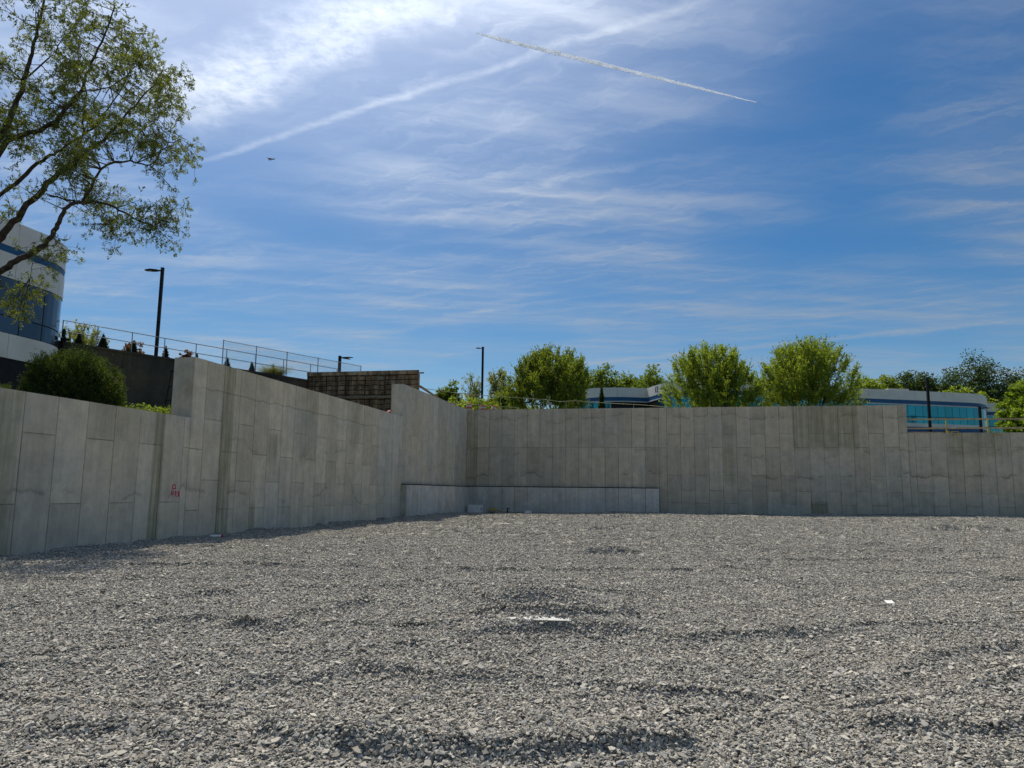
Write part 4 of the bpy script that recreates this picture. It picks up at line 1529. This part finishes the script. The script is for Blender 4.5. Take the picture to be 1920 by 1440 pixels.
S_LB = min(np.linspace(24, 34, 400), key=lambda v: abs(lb_right(v) - 119))
b0 = sk(14.0, KBL)[:2]; b1 = sk(S_LB, KBL)[:2]
cc = b1 + EB[:2] * -3.2
arc = [cc + EB[:2] * 3.2 * math.cos(a) + EL[:2] * 3.2 * math.sin(a) for a in np.linspace(0, R(120), 15)]
lpath = np.concatenate([densify([b0, b1], 1.5), np.array(arc[1:])])
lb = empty("round_ended_building", (b1[0], b1[1], 3.4)); tag(lb, "white building with rounded corner, blue stripe and dark glass at the left edge", "building")
lf = Facade(lpath[::1], lb)
lf.root = lb


class _L: pass


def lrow(name, mat, step, z0, z1, o0, o1, gap=.02):
    n0 = len(bpy.data.objects)
    lf.row(name, mat, step, z0, z1, o0, o1, gap)


off = Matrix.Translation((-b1[0], -b1[1], -3.4))
before = set(bpy.data.objects)
lf.piece("backing_wall", M_DARK, 0, lf.L, 3.0, zt_l - .1, -.5, -.07)
lf.row("panel", M_WHITE, 2.6, zt_l - 1.15, zt_l, -.06, 0)
lf.row("blue_band", M_BLUE, 2.6, zt_l - 1.46, zt_l - 1.153, -.06, -.02, .01)
lf.row("panel", M_WHITE, 2.6, zt_l - 2.55, zt_l - 1.463, -.06, 0)
lf.row("window_pane", M_GLASS_D, 1.3, zt_l - 4.2, zt_l - 2.58, -.06, -.03, .05)
lf.row("window_pane", M_GLASS_D, 1.3, zt_l - 4.95, zt_l - 4.25, -.06, -.03, .05)
lf.row("panel", M_WHITE, 2.6, zt_l - 6.05, zt_l - 4.98, -.06, 0)
rf = [tuple(p) for p in lpath] + [tuple(b1 - EB[:2] * 22), tuple(b0 - EB[:2] * 22)]
MB().add([(x, y, zt_l - .3) for x, y in rf], [tuple(range(len(rf)))]).build("roof", M_ROOF, lb)
for o in set(bpy.data.objects) - before:
    o.matrix_parent_inverse = off
tag(MB().box(-.03, .03, -.03, .03, 0, .01).build("x", M_DARK), "x", "x")
bpy.data.objects.remove(bpy.data.objects["x"])

# bent stair rail and a standpipe by that building
sr = empty("stair_rail", tuple(at(104, 640, 37))); tag(sr, "bent dark blue stair handrail against the round white building", "railing")
M_RAILB = simple("dark_blue_rail", (.015, .025, .06), .5, .3, .1, 6)
loc0 = at(104, 640, 37)


def rel(u, v, t):
    return at(u, v, t) - loc0


MB().tube([rel(72, 631, 36.2), rel(80, 620, 36.4), rel(90, 614, 36.7), rel(98, 610.5, 37), rel(99, 640, 37)], .03, 6).build("rail", M_RAILB, sr)
MB().tube([rel(82, 640, 36.4), rel(90, 633, 36.7), rel(98, 630, 37)], .025, 6).build("rail", M_RAILB, sr)
MB().tube([rel(104, 614, 37.3), rel(105, 642, 37.3)], .04, 6).build("post", M_RAILB, sr)
sp_ = at(118, 645, 37.6)
st = empty("standpipe", (sp_[0], sp_[1], Z_OLD - .6)); tag(st, "dark standpipe with two outlets at the railing's left end", "standpipe")
hgt = at(118, 616, 37.6)[2] - (Z_OLD - .6)
MB().lathe([(.10, 0), (.10, hgt * .45), (.13, hgt * .5), (.13, hgt * .62), (.08, hgt * .66), (.09, hgt * .9), (.05, hgt)], 10).build("pipe", M_DARK, st)
MB().tube([(.05, 0, hgt * .56), (.34, 0, hgt * .56)], .06, 8).build("outlet", M_DARK, st)
MB().tube([(.05, -.05, hgt * .60), (.22, -.25, hgt * .60)], .06, 8).build("outlet", M_DARK, st)

# ------------------------------------------------------------------ lamp posts
M_POST = simple("dark_bronze_post", (.014, .012, .011), .55, .3, .2, 3)
M_LENS = simple("lamp_lens", (.5, .5, .48), .3, 0, .05, 3)


def lamp_post(label, top, zb, w, arms, head=.6):
    root = empty("lamp_post", (top[0], top[1], zb)); tag(root, label, "lamp post", "parking lot lamp posts")
    h = top[2] - zb
    MB().box(-w / 2, w / 2, -w / 2, w / 2, 0, h).build("pole", M_POST, root)
    MB().box(-w * .56, w * .56, -w * .56, w * .56, h + .001, h + .03).build("pole_cap", M_POST, root)
    MB().box(-w, w, -w, w, -.3, .12).build("base_plate", M_POST, root)
    for dx, dy in arms:
        d = np.array([dx, dy, 0.0])
        MB().bar(d * w * .5 + [0, 0, h - .14], d * (w * .5 + .22) + [0, 0, h - .14], .06, .08).build("arm", M_POST, root)
        hd = MB()
        s = np.array([-dy, dx, 0])
        p0, p1, p2 = d * (w * .5 + .2), d * (w * .5 + .2 + head * .55), d * (w * .5 + .2 + head)
        vs = []
        for p, hw, zt_, zb_ in ((p0, .07, -.08, -.19), (p1, .17, -.07, -.17), (p2, .12, -.11, -.15)):
            for sg, z in ((-1, zb_), (1, zb_), (1, zt_), (-1, zt_)):
                vs.append(p + s * sg * hw + [0, 0, h + z])
        fs = [(3, 2, 1, 0), (8, 9, 10, 11)]
        for k in (0, 4):
            for j in range(4):
                fs.append((k + j, k + (j + 1) % 4, k + 4 + (j + 1) % 4, k + 4 + j))
        hd.add(vs, fs)
        ho = hd.build("lamp_head", M_POST, root)
        MB().bar(p1 * .75 + p0 * .25 + [0, 0, h - .186], p1 * .8 + p2 * .2 + [0, 0, h - .176], .2, .012).build("lens", M_LENS, ho)
    return root


lamp_post("tall dark lamp post on the upper terrace behind the left handrail", at(305, 503, 43.5), Z_OLD - .2, .15, [(-1, 0)], .7)
lamp_post("dark lamp post standing behind the far corner of the yard", at(905.5, 651, 92), 6.4, .26, [(-1, 0)], .5)
lamp_post("short far-off floodlight post seen over the brown formwork", at(637.5, 668, 85), 8.2, .3, [(1, 0), (.6, .8)], 1.1)
lamp_post("dark lamp post in front of the office at the right", at(1738, 709, 80), 5.0, .22, [(.3, .95)], .5)
lamp_post("shorter dark lamp post by the rounded office corner", at(1836.5, 763, 90), 5.0, .24, [(1, 0)], .8)

# ------------------------------------------------------------------ old formwork behind the left wall
M_FORM = None


def formwork():
    s0 = 44.6
    k0, k1 = -22.75, -15.36
    zt = 8.93
    zb = 3.4
    root = empty("formwork", tuple(sk(s0, k0, zb)), yaw_rot_back)
    tag(root, "rusty brown steel-ribbed formwork bulkhead standing behind the left wall", "formwork")
    m, g, out = mat_new("weathered_form_steel")
    tc = g.new('ShaderNodeTexCoord'); tc.object = root; p = tc.outputs['Object']
    oi = g.new('ShaderNodeObjectInfo').outputs['Random']
    c = g.mix(g.ramp(g.noise(p, 1.6, 5, .65), .35, .68), (.25, .165, .095), (.52, .38, .24))
    c = g.mix(g.ramp(g.noise(g.vmath('ADD', p, (4., 2., 9.)), .9, 3, .5), .55, .75), c, (.44, .39, .30))
    k = g.ramp(g.noise(g.vmath('MULTIPLY', p, (2.2, 2.2, .22)), 1.3, 5, .65), .34, .60, .35, 1.1)
    k = g.math('MULTIPLY', k, g.math('MULTIPLY_ADD', oi, .4, .75))
    principled(g, out, g.mix(1.0, c, g.comb(k, k, k), 'MULTIPLY'), .85, 0, g.noise(p, 20, 5, .7), .3, .01)
    m2 = simple('rusted_rib', (.05, .034, .022), .9, 0, .3, 5)
    L = k1 - k0; H = zt - zb; n = 17; w = L / n
    rg = random.Random(3)
    for i in range(n):
        pm = MB()
        x0 = i * w + .004; x1 = (i + 1) * w - .004
        pm.box(x0 + .02, x1 - .02, .07, .09, .02, H - .24)                     # plywood face at the back of the frame
        o = pm.build("form_panel", m, root)
        st = MB()
        wv = .026 if i % 2 else .042
        st.box(x0, x0 + wv, 0, .068, 0, H - .24); st.box(x1 - .022, x1, .004, .066, 0, H - .24)
        st.build("stile", m if i % 3 else m2, o)
        z = .1 + rg.choice([0, .03])
        while z < H - .3:
            MB().box(x0 + wv + .001, x1 - .023, .006 + rg.uniform(0, .006), .066, z, z + .045).build("rib", m2, o)
            zz = z + .30
            if rg.random() < .5:
                MB().box(x0 + wv + .05 + rg.uniform(0, .08), x1 - .06 - rg.uniform(0, .1), .03, .068, z + .14, z + .165).build("rib", m2, o)
            z = zz
    MB().box(-.02, L + .03, -.012, .12, H - .238, H).build("top_waler", m, root)
    MB().box(L + .004, L + .06, -.02, .2, 0, H - .24).build("end_post", m, root)
    wood = simple("weathered_timber", (.27, .215, .14), .85, 0, .2, 5)
    zr = at_s(700, 744, s0)[2] - zb
    MB().box(1.5, L - .2, -.09, -.014, zr - .1, zr + .07).build("timber_waler", wood, root)
    MB().box(L + .07, L + .35, .02, .12, H - .22, H - .14).build("plank_end", wood, root)
    return wood


M_TIMBER = formwork()
br = empty("timber_brace", tuple(at_s(800, 731, 46.0))); tag(br, "slanted timber brace propping the right end of the formwork", "brace")
b_o = at_s(800, 731, 46.0)
MB().bar(at_s(783, 720.5, 45.2) - b_o, at_s(790, 726, 45.5) - b_o, .10, .05).build("steel_shoe", M_DARK, br)
MB().bar(at_s(788, 724.5, 45.4) - b_o, at_s(822, 747, 47.5) - b_o, .14, .09).build("beam", M_TIMBER, br)

# red and black bits by the step in the left wall, a stick, and a black stand on the low terrace
M_RED = simple("red_plastic", (.55, .02, .03), .5, 0, .15, 8)
rc = at_s(729, 774, 42.6)
rd = empty("red_bundle", (rc[0], rc[1], 5.2)); tag(rd, "bright red plastic bundle lying just behind the wall step below the formwork", "bundle")
h0 = at_s(729, 769, 42.6)[2] - 5.2
MB().tube([(-.30, .02, h0 * .3), (-.22, 0, h0 * .75), (.05, 0, h0 * .9), (.22, .02, h0 * .7), (.30, .05, h0 * .35)], [.05, .11, .12, .10, .04], 8).build("roll", M_RED, rd, True)
MB().bar((.12, -.1, h0 * .9), (.34, -.08, h0 * .86), .07, .09).build("strap", M_DARK, rd)
stk = empty("wooden_stick", tuple(at_s(722, 772, 43.2))); tag(stk, "thin pale stick leaning upright beside the red bundle", "stick")
so = at_s(722, 772, 43.2)
MB().tube([at_s(719, 776, 43.2) - so, at_s(721, 763, 43.25) - so, at_s(723, 751, 43.3) - so], [.022, .025, .018], 6).build("shaft", M_TIMBER, stk)

bs = at_k(321, 770, -16.0); bs[2] = 3.4
af = empty("metal_stand", tuple(bs), yaw_rot_back); tag(af, "black folding stand behind the left wall, beside the tall concrete step", "stand")
top = (0.0, 0.0, 1.95)
for dx, dy in ((-.28, -.1), (.10, -.12), (-.1, .35)):
    MB().tube([(dx, dy, 0), (dx * .25, dy * .25, 1.9)], [.026, .022], 6).build("leg", M_DARK, af)
for z in (.45, .95, 1.4):
    f = 1 - z / 1.95 * .75
    MB().bar((-.28 * f, -.1 * f, z), (.10 * f, -.12 * f, z), .03).build("rung", M_DARK, af)
MB().box(-.10, .08, -.06, .06, 1.88, 1.95).build("top_plate", M_DARK, af)

# ------------------------------------------------------------------ things behind the far wall
M_ORANGE = simple("orange_plastic", (.60, .13, .03), .5, 0, .15, 4)
M_REFL = simple("white_reflective_band", (.62, .60, .56), .45, 0, .12, 6)
M_RUB = simple("black_rubber", (.02, .02, .02), .9, 0, .1, 4)


def barrel(label, u, v, s, tilt, hue):
    """traffic drum: tapered ribs of orange with white bands, a top handle and a rubber base"""
    zt = at_s(u, v, s)[2]
    p = at_s(u, v, s)
    H = .95
    root = empty("traffic_barrel", (p[0], p[1], zt - H)); root.rotation_euler = (0, tilt, .4)
    tag(root, label, "traffic barrel", "orange barrels at the far corner")
    zs = [0.06, .23, .38, .53, .68, .83, .92]
    rs = [.29, .275, .262, .25, .238, .226, .215]
    for i in range(6):
        mat = hue if i % 2 else M_REFL
        if i == 5: mat = hue
        a, b = rs[i], rs[i + 1]
        MB().lathe([(a - .012, zs[i] + .001), (a, zs[i] + .012), (b, zs[i + 1] - .012), (b - .012, zs[i + 1] - .001)], 16).build("white_band" if mat is M_REFL else "orange_band", mat, root)
    MB().bar((-.1, 0, .95), (.1, 0, .95), .04, .06).build("handle", hue, root)
    MB().lathe([(.40, -.02), (.40, .05), (.30, .059)], 16).build("rubber_base", M_RUB, root)


barrel("leftmost orange and white barrel at the far corner, standing upright", 879.5, 756.5, 55.6, .03, M_ORANGE)
barrel("middle red-orange barrel right of the lamp post foot", 906, 759.8, 56.0, -.02, M_RED if False else simple("red_orange_plastic", (.55, .06, .03), .5, 0, .15, 4))
barrel("rightmost orange and white barrel, tilted to one side", 922, 760.3, 56.3, .30, M_ORANGE)

M_YEL = simple("pale_yellow_rail", (.42, .40, .22), .6, .2, .15, 4)
cr_ = empty("cable_guardrail", (0, 0, 0)); tag(cr_, "thin pale guardrail of cables and posts behind the top of the far wall", "railing")
o_ = at(940, 760, 58)
cr_.location = tuple(float(c) for c in (o_[0], o_[1], 6.5)); oo = np.array([o_[0], o_[1], 6.5])


def cpt(u, v, t): return at(u, v, t) - oo


topr = [(788, 727.5, 54), (840, 734.5, 55.5), (860, 737.4, 56.5), (900, 741, 57.5), (940, 744, 58.5), (980, 746.5, 59.5), (1022, 749.5, 60.5), (1048, 753, 61), (1080, 751.6, 61.5), (1140, 756, 62), (1200, 759, 62), (1250, 763, 62)]
midr = [(846, 756, 56), (860, 756.6, 56.5), (900, 759.3, 57.5), (940, 762.5, 58.5), (975, 765, 59.4)]
MB().tube([cpt(*q) for q in topr], .022, 5).build("cable", M_YEL, cr_)
MB().tube([cpt(*q) for q in midr], .022, 5).build("cable", M_YEL, cr_)
for u, v, t in [(857, 737, 56.5), (898, 740.8, 57.5), (938.5, 742, 58.5), (1019.5, 749.4, 60.5), (1061.5, 752.4, 61.2), (1104, 753.6, 61.7), (1145, 756.2, 62), (1188, 758.4, 62)]:
    a = cpt(u, v - 1, t); MB().tube([a, (a[0], a[1], 0.0)], .026, 6).build("post", M_YEL, cr_)
# white notice hung on that guardrail
sgp = at(1029.5, 757, 60.6)
sg = empty("notice_sign", tuple(sgp)); tag(sg, "small white notice plate hanging on the guardrail by the dense tree", "sign")
sg.rotation_euler = (0, R(4), R(-12))
w_, h_ = .43, .22
MB().box(-w_ / 2, w_ / 2, -.012, .0, -h_ / 2, h_ / 2).build("plate", simple("white_plate", (.62, .60, .58), .6, 0, .08, 3), sg)
tx = MB()
for i, (x0, x1) in enumerate(((-.17, -.05), (-.03, .06), (.08, .17))):
    tx.box(x0, x1, -.016, -.0125, .03, .07)
tx.box(-.12, .10, -.016, -.0125, -.05, -.025)
tx.build("print", M_DARK, sg)

# yellow edge protection on the low right part of the far wall
M_YPOST = simple("yellow_painted_steel", (.55, .40, .03), .5, .2, .12, 5)
ep = empty("edge_guardrail", tuple(sk(SB + .3, K_STEP, ZMID)), yaw_rot_back); tag(ep, "timber guardrail on yellow steel posts along the low right part of the far wall", "railing")
M_LUM = simple("pine_lumber", (.42, .33, .19), .8, 0, .15, 3)


def kx(u): return float(at_s(u, 800, SB + .3) @ EB) - K_STEP


pk = [kx(1775), kx(1853), kx(1853) + 2.65, kx(1853) + 5.3]
z1_, z2_ = at_s(1775, 786, SB + .3)[2] - ZMID, at_s(1775, 803, SB + .3)[2] - ZMID
for x in pk:
    MB().box(x - .03, x + .03, .05, .11, -.2, z1_ + .08).build("post", M_YPOST, ep)
    MB().bar((x, .08, .08), (x + .16, .08, .08), .04, .14).build("post_foot", M_YPOST, ep)
    bk_ = MB()
    x0 = x + .15
    for (a, b, c, d) in ((x0, x0 + .42, .06, .085), (x0, x0 + .42, -.16, -.135), (x0, x0 + .03, -.135, .06), (x0 + .39, x0 + .42, -.135, .06)):
        bk_.box(a, b, -.345, -.30, c, d)
    bk_.build("wall_bracket", M_YPOST, ep)
for i, (z, hh) in enumerate(((z1_, .10), (z2_, .10))):
    prev = .02
    for x in pk + [pk[-1] + 2.65]:
        MB().bar((prev + .01, .0, z + random.uniform(-.012, .012)), (x + .01, .0, z + random.uniform(-.012, .012)), .045, hh).build("rail", M_LUM, ep)
        prev = x
MB().bar((.02, .02, .05), (2.2, .02, .03), .04, .09).build("toe_board", M_LUM, ep)

# ------------------------------------------------------------------ litter in the yard
M_FOAM = simple("white_foam", (.86, .85, .80), .8, 0, .05, 5, dirt=(.62, .60, .53))
M_YELW = simple("yellow_strap", (.55, .42, .04), .7, 0, .15, 9)


def hit(u, v):
    """where the line of sight meets the gravel"""
    d = ray(u, v)
    t = np.linspace(3, 70, 6000)
    P = O + d[None] * t[:, None]
    z = ground_lookup(P[:, 0], P[:, 1])[0]
    i = int(np.argmax(P[:, 2] < z))
    return P[i]


def gz(p): return float(ground_lookup(np.array([p[0]]), np.array([p[1]]))[0][0])


cb = sk(SB - 1.35, KL + 1.05); cb[2] = gz(cb)
bx = empty("foam_box", tuple(cb), R(-22)); tag(bx, "large white foam box against the wall foot in the far corner", "box")
MB().box(-.45, .45, -.26, .26, 0, .44).build("body", M_FOAM, bx)
MB().box(-.46, .46, -.27, .27, .445, .52).build("lid", M_FOAM, bx)
MB().box(.452, .458, -.08, .10, .16, .34).build("printed_mark", simple("faded_print", (.30, .33, .33), .8, 0, .1, 4), bx)
yb = sk(SB - 1.3, KL + 2.45); yb[2] = gz(yb)
hp = empty("strap_heap", tuple(yb)); tag(hp, "heap of yellow straps and grey sheeting beside the foam box", "heap")
rg_ = random.Random(8)
MB().lathe([(.45, 0), (.40, .12), (.22, .22), (.06, .27)], 9).build("sheeting", simple("grey_sheeting", (.22, .21, .17), .9, 0, .2, 6), hp)
for i in range(6):
    a = rg_.uniform(0, 6.28)
    pts = [(math.cos(a + j * .5) * (.5 - .05 * j), -.25 + math.sin(a + j * .5) * .25, .10 + .06 * j + rg_.uniform(-.03, .05)) for j in range(5)]
    MB().tube(pts, .028, 5).build("strap", M_YELW, hp)
bb = sk(SB - 1.5, KL + 3.35); bb[2] = gz(bb)
bt = empty("black_tool", tuple(bb)); tag(bt, "black hand tool standing in the gravel right of the strap heap", "tool")
MB().tube([(0, 0, 0), (.02, 0, .34)], [.06, .035], 6).build("shaft", M_DARK, bt)
MB().bar((-.08, 0, .36), (.18, .02, .38), .06, .05).build("head", M_DARK, bt)
wb = sk(SB - 1.45, KL + 4.75); wb[2] = gz(wb)
sb = empty("foam_block", tuple(wb), R(12)); tag(sb, "small white foam block lying by the far wall right of the heap", "foam block")
MB().box(-.2, .2, -.15, .15, 0, .22).add([], []).build("block", M_FOAM, sb)
MB().box(-.13, .22, -.32, -.16, .0, .04).build("chip", M_FOAM, sb)
for lb_, ds, dk, L_, rz in (("pale plank lying in front of the strap heap", 2.1, 3.5, .95, -.1), ("short pale plank beside the foam box foot", 2.0, 1.0, .6, .1)):
    q = sk(SB - ds, KL + dk); q[2] = gz(q) + .03
    pl = MB().box(-L_ / 2, L_ / 2, -.07, .07, 0, .03)
    po = pl.build("plank", simple("bleached_plank", (.50, .48, .42), .8, 0, .1, 4)); po.location = tuple(q); po.rotation_euler = (0, 0, rz)
    tag(po, lb_, "plank", "planks at the far wall")
pc = at_z(405, 1012, .05)
pc = at_k(405, 1012, KL + .55); pc[2] = gz(pc)
cn = empty("spray_can", tuple(pc), R(25)); tag(cn, "white spray can with red cap lying at the foot of the left wall", "can")
MB().tube([(-.18, 0, .045), (-.165, 0, .045), (.12, 0, .045), (.14, 0, .045)], [.03, .04, .04, .03], 10).build("body", M_FOAM, cn)
MB().tube([(.141, 0, .045), (.21, 0, .045)], [.034, .034], 10).build("cap", M_RED, cn)
# white drain sheet in the hollow, a scrap of card and a stick
lp = hit(1008, 1163)
ld = empty("plastic_sheet", (lp[0], lp[1], gz(lp) + .016), R(4)); tag(ld, "white plastic sheet showing in the hollow of the gravel", "plastic sheet")
_g = ground_lookup(np.array([lp[0]]), np.array([lp[1]])); ld.rotation_euler = (math.atan(float(_g[2][0])) * .6, 0, R(2))
vs = [(-.40, -.02, .0), (-.22, -.06, .012), (-.02, -.10, .006), (.20, -.13, .016), (.37, -.10, 0), (.40, .04, .01), (.2, .11, .02), (-.05, .10, .012), (-.1, .05, .016), (-.38, .03, .006)]
vs = [(a, b * .5, c * .6) for a, b, c in vs]
MB().add([v for v in vs] + [(a, b, c - .006) for a, b, c in vs], [tuple(range(10)), tuple(range(10, 20))[::-1]] + [(i, i + 10, (i + 1) % 10 + 10, (i + 1) % 10) for i in range(10)]).build("sheet", simple("white_plastic", (.66, .66, .61), .5, 0, .06, 5, dirt=(.40, .38, .33)), ld)
sc_ = hit(1668, 1135); sc_[2] = gz(sc_) + .035
so_ = MB().add([(-.055, -.05, 0), (.05, -.06, .004), (.06, .05, .03), (-.05, .06, .028), (-.055, -.05, -.004), (.05, -.06, 0), (.06, .05, .026), (-.05, .06, .024)],
               [(0, 1, 2, 3), (7, 6, 5, 4), (0, 4, 5, 1), (1, 5, 6, 2), (2, 6, 7, 3), (3, 7, 4, 0)]).build("paper_scrap", M_FOAM)
so_.location = tuple(sc_); tag(so_, "small white scrap of card lying alone on the gravel at right", "scrap")
sk_ = hit(1912, 1154); sk_[2] = gz(sk_) + .04
stick = MB().tube([(-.13, .0, 0), (0, .01, .012), (.14, -.02, .004)], [.008, .01, .007], 6).build("pale_stick", M_TIMBER, None, True)
stick.location = tuple(sk_); tag(stick, "thin pale stick on the gravel at the right edge", "stick")

# ------------------------------------------------------------------ the sky: aeroplane and fresh trail
M_PLANE = simple("plane_dark", (.02, .022, .025), .6, .0, .1, 1)
M_PLANEW = simple("plane_white", (.5, .5, .5), .5, .1, .1, 1)
ap = at(508, 298.5, 930)
pl = empty("light_aeroplane", tuple(ap)); tag(pl, "small high-wing light aeroplane flying in the upper left sky", "aeroplane")
MB().tube([(0, -3.6, 0), (0, -3.1, 0), (0, -1.5, .05), (0, .5, .1), (0, 3.8, .35)], [.25, .55, .75, .7, .18], 8).build("fuselage", M_PLANE, pl)
MB().bar((-5.4, -.9, .85), (5.4, -.9, .85), 1.5, .2).build("wing", M_PLANE, pl)
MB().bar((-1.9, 3.6, .4), (1.9, 3.6, .4), .9, .12).build("tailplane", M_PLANE, pl)
MB().bar((0, 3.7, .4), (0, 4.0, 1.7), .1, .9).build("fin", M_PLANE, pl)
MB().bar((0, -3.65, -.9), (0, -3.65, .9), .12, .05).build("propeller", M_PLANE, pl)
for x in (-1.35, 1.35):
    MB().bar((x * .3, -1.2, -.6), (x, -1.2, -1.35), .12).build("gear_strut", M_PLANE, pl)
    MB().tube([(x - .1, -1.2, -1.45), (x + .1, -1.2, -1.45)], .32, 10).build("wheel", M_PLANE, pl)
    MB().bar((x * .4, -.9, -.3), (x * 2.0, -.9, .78), .1).build("wing_strut", M_PLANEW, pl)
MB().tube([(-.08, -3.0, -1.1), (.08, -3.0, -1.1)], .25, 10).build("wheel", M_PLANE, pl)
pl.rotation_euler = (R(14), R(20), R(-28)); pl.scale = (1.25, 1.25, 1.25)


def contrail():
    """the fresh vapour trail: a thin, ragged tube of thin white cloud eight kilometres up"""
    Zc = 9000.0
    a, b = at_z(893, 62, Zc), at_z(1418, 192, Zc)
    rg = np.random.default_rng(2)
    n = 220
    pts = []; rad = []
    for i in range(n):
        t = i / (n - 1)
        p = a + (b - a) * t
        L = np.linalg.norm(p)
        wpx = np.interp(t, [0, .06, .35, .7, 1], [1.5, 5.6, 6.4, 4.2, 1.0]) * (1 + .10 * rg.normal())
        pts.append(p + rg.normal(0, .25, 3) * L / F); rad.append(max(.3, wpx) * L / F * .62)
    m, g, out = mat_new("vapour")
    p = g.new('ShaderNodeNewGeometry')
    nz = g.noise(p.outputs['Position'], .004, 4, .6)
    lw = g.new('ShaderNodeLayerWeight'); lw.inputs['Blend'].default_value = .5
    al = g.math('MULTIPLY', g.ramp(lw.outputs['Facing'], 1.0, .2), g.ramp(nz, .3, .62, .6, .9))
    d = g.new('ShaderNodeBsdfDiffuse'); d.inputs[0].default_value = (.86, .92, 1.0, 1)
    tr = g.new('ShaderNodeBsdfTranslucent'); tr.inputs[0].default_value = (.84, .91, 1.0, 1)
    mx = g.new('ShaderNodeMixShader'); mx.inputs[0].default_value = .55
    g.l.new(d.outputs[0], mx.inputs[1]); g.l.new(tr.outputs[0], mx.inputs[2])
    tp_ = g.new('ShaderNodeBsdfTransparent')
    m2 = g.new('ShaderNodeMixShader'); g.put(m2.inputs[0], al)
    g.l.new(tp_.outputs[0], m2.inputs[1]); g.l.new(mx.outputs[0], m2.inputs[2])
    g.l.new(m2.outputs[0], out.inputs[0])
    c = (a + b) / 2
    o = MB().tube([q - c for q in pts], rad, 10).build("vapour_trail", m, None, True)
    o.location = tuple(c)
    tag(o, "fresh thin white vapour trail slanting across the upper sky", "contrail")


contrail()
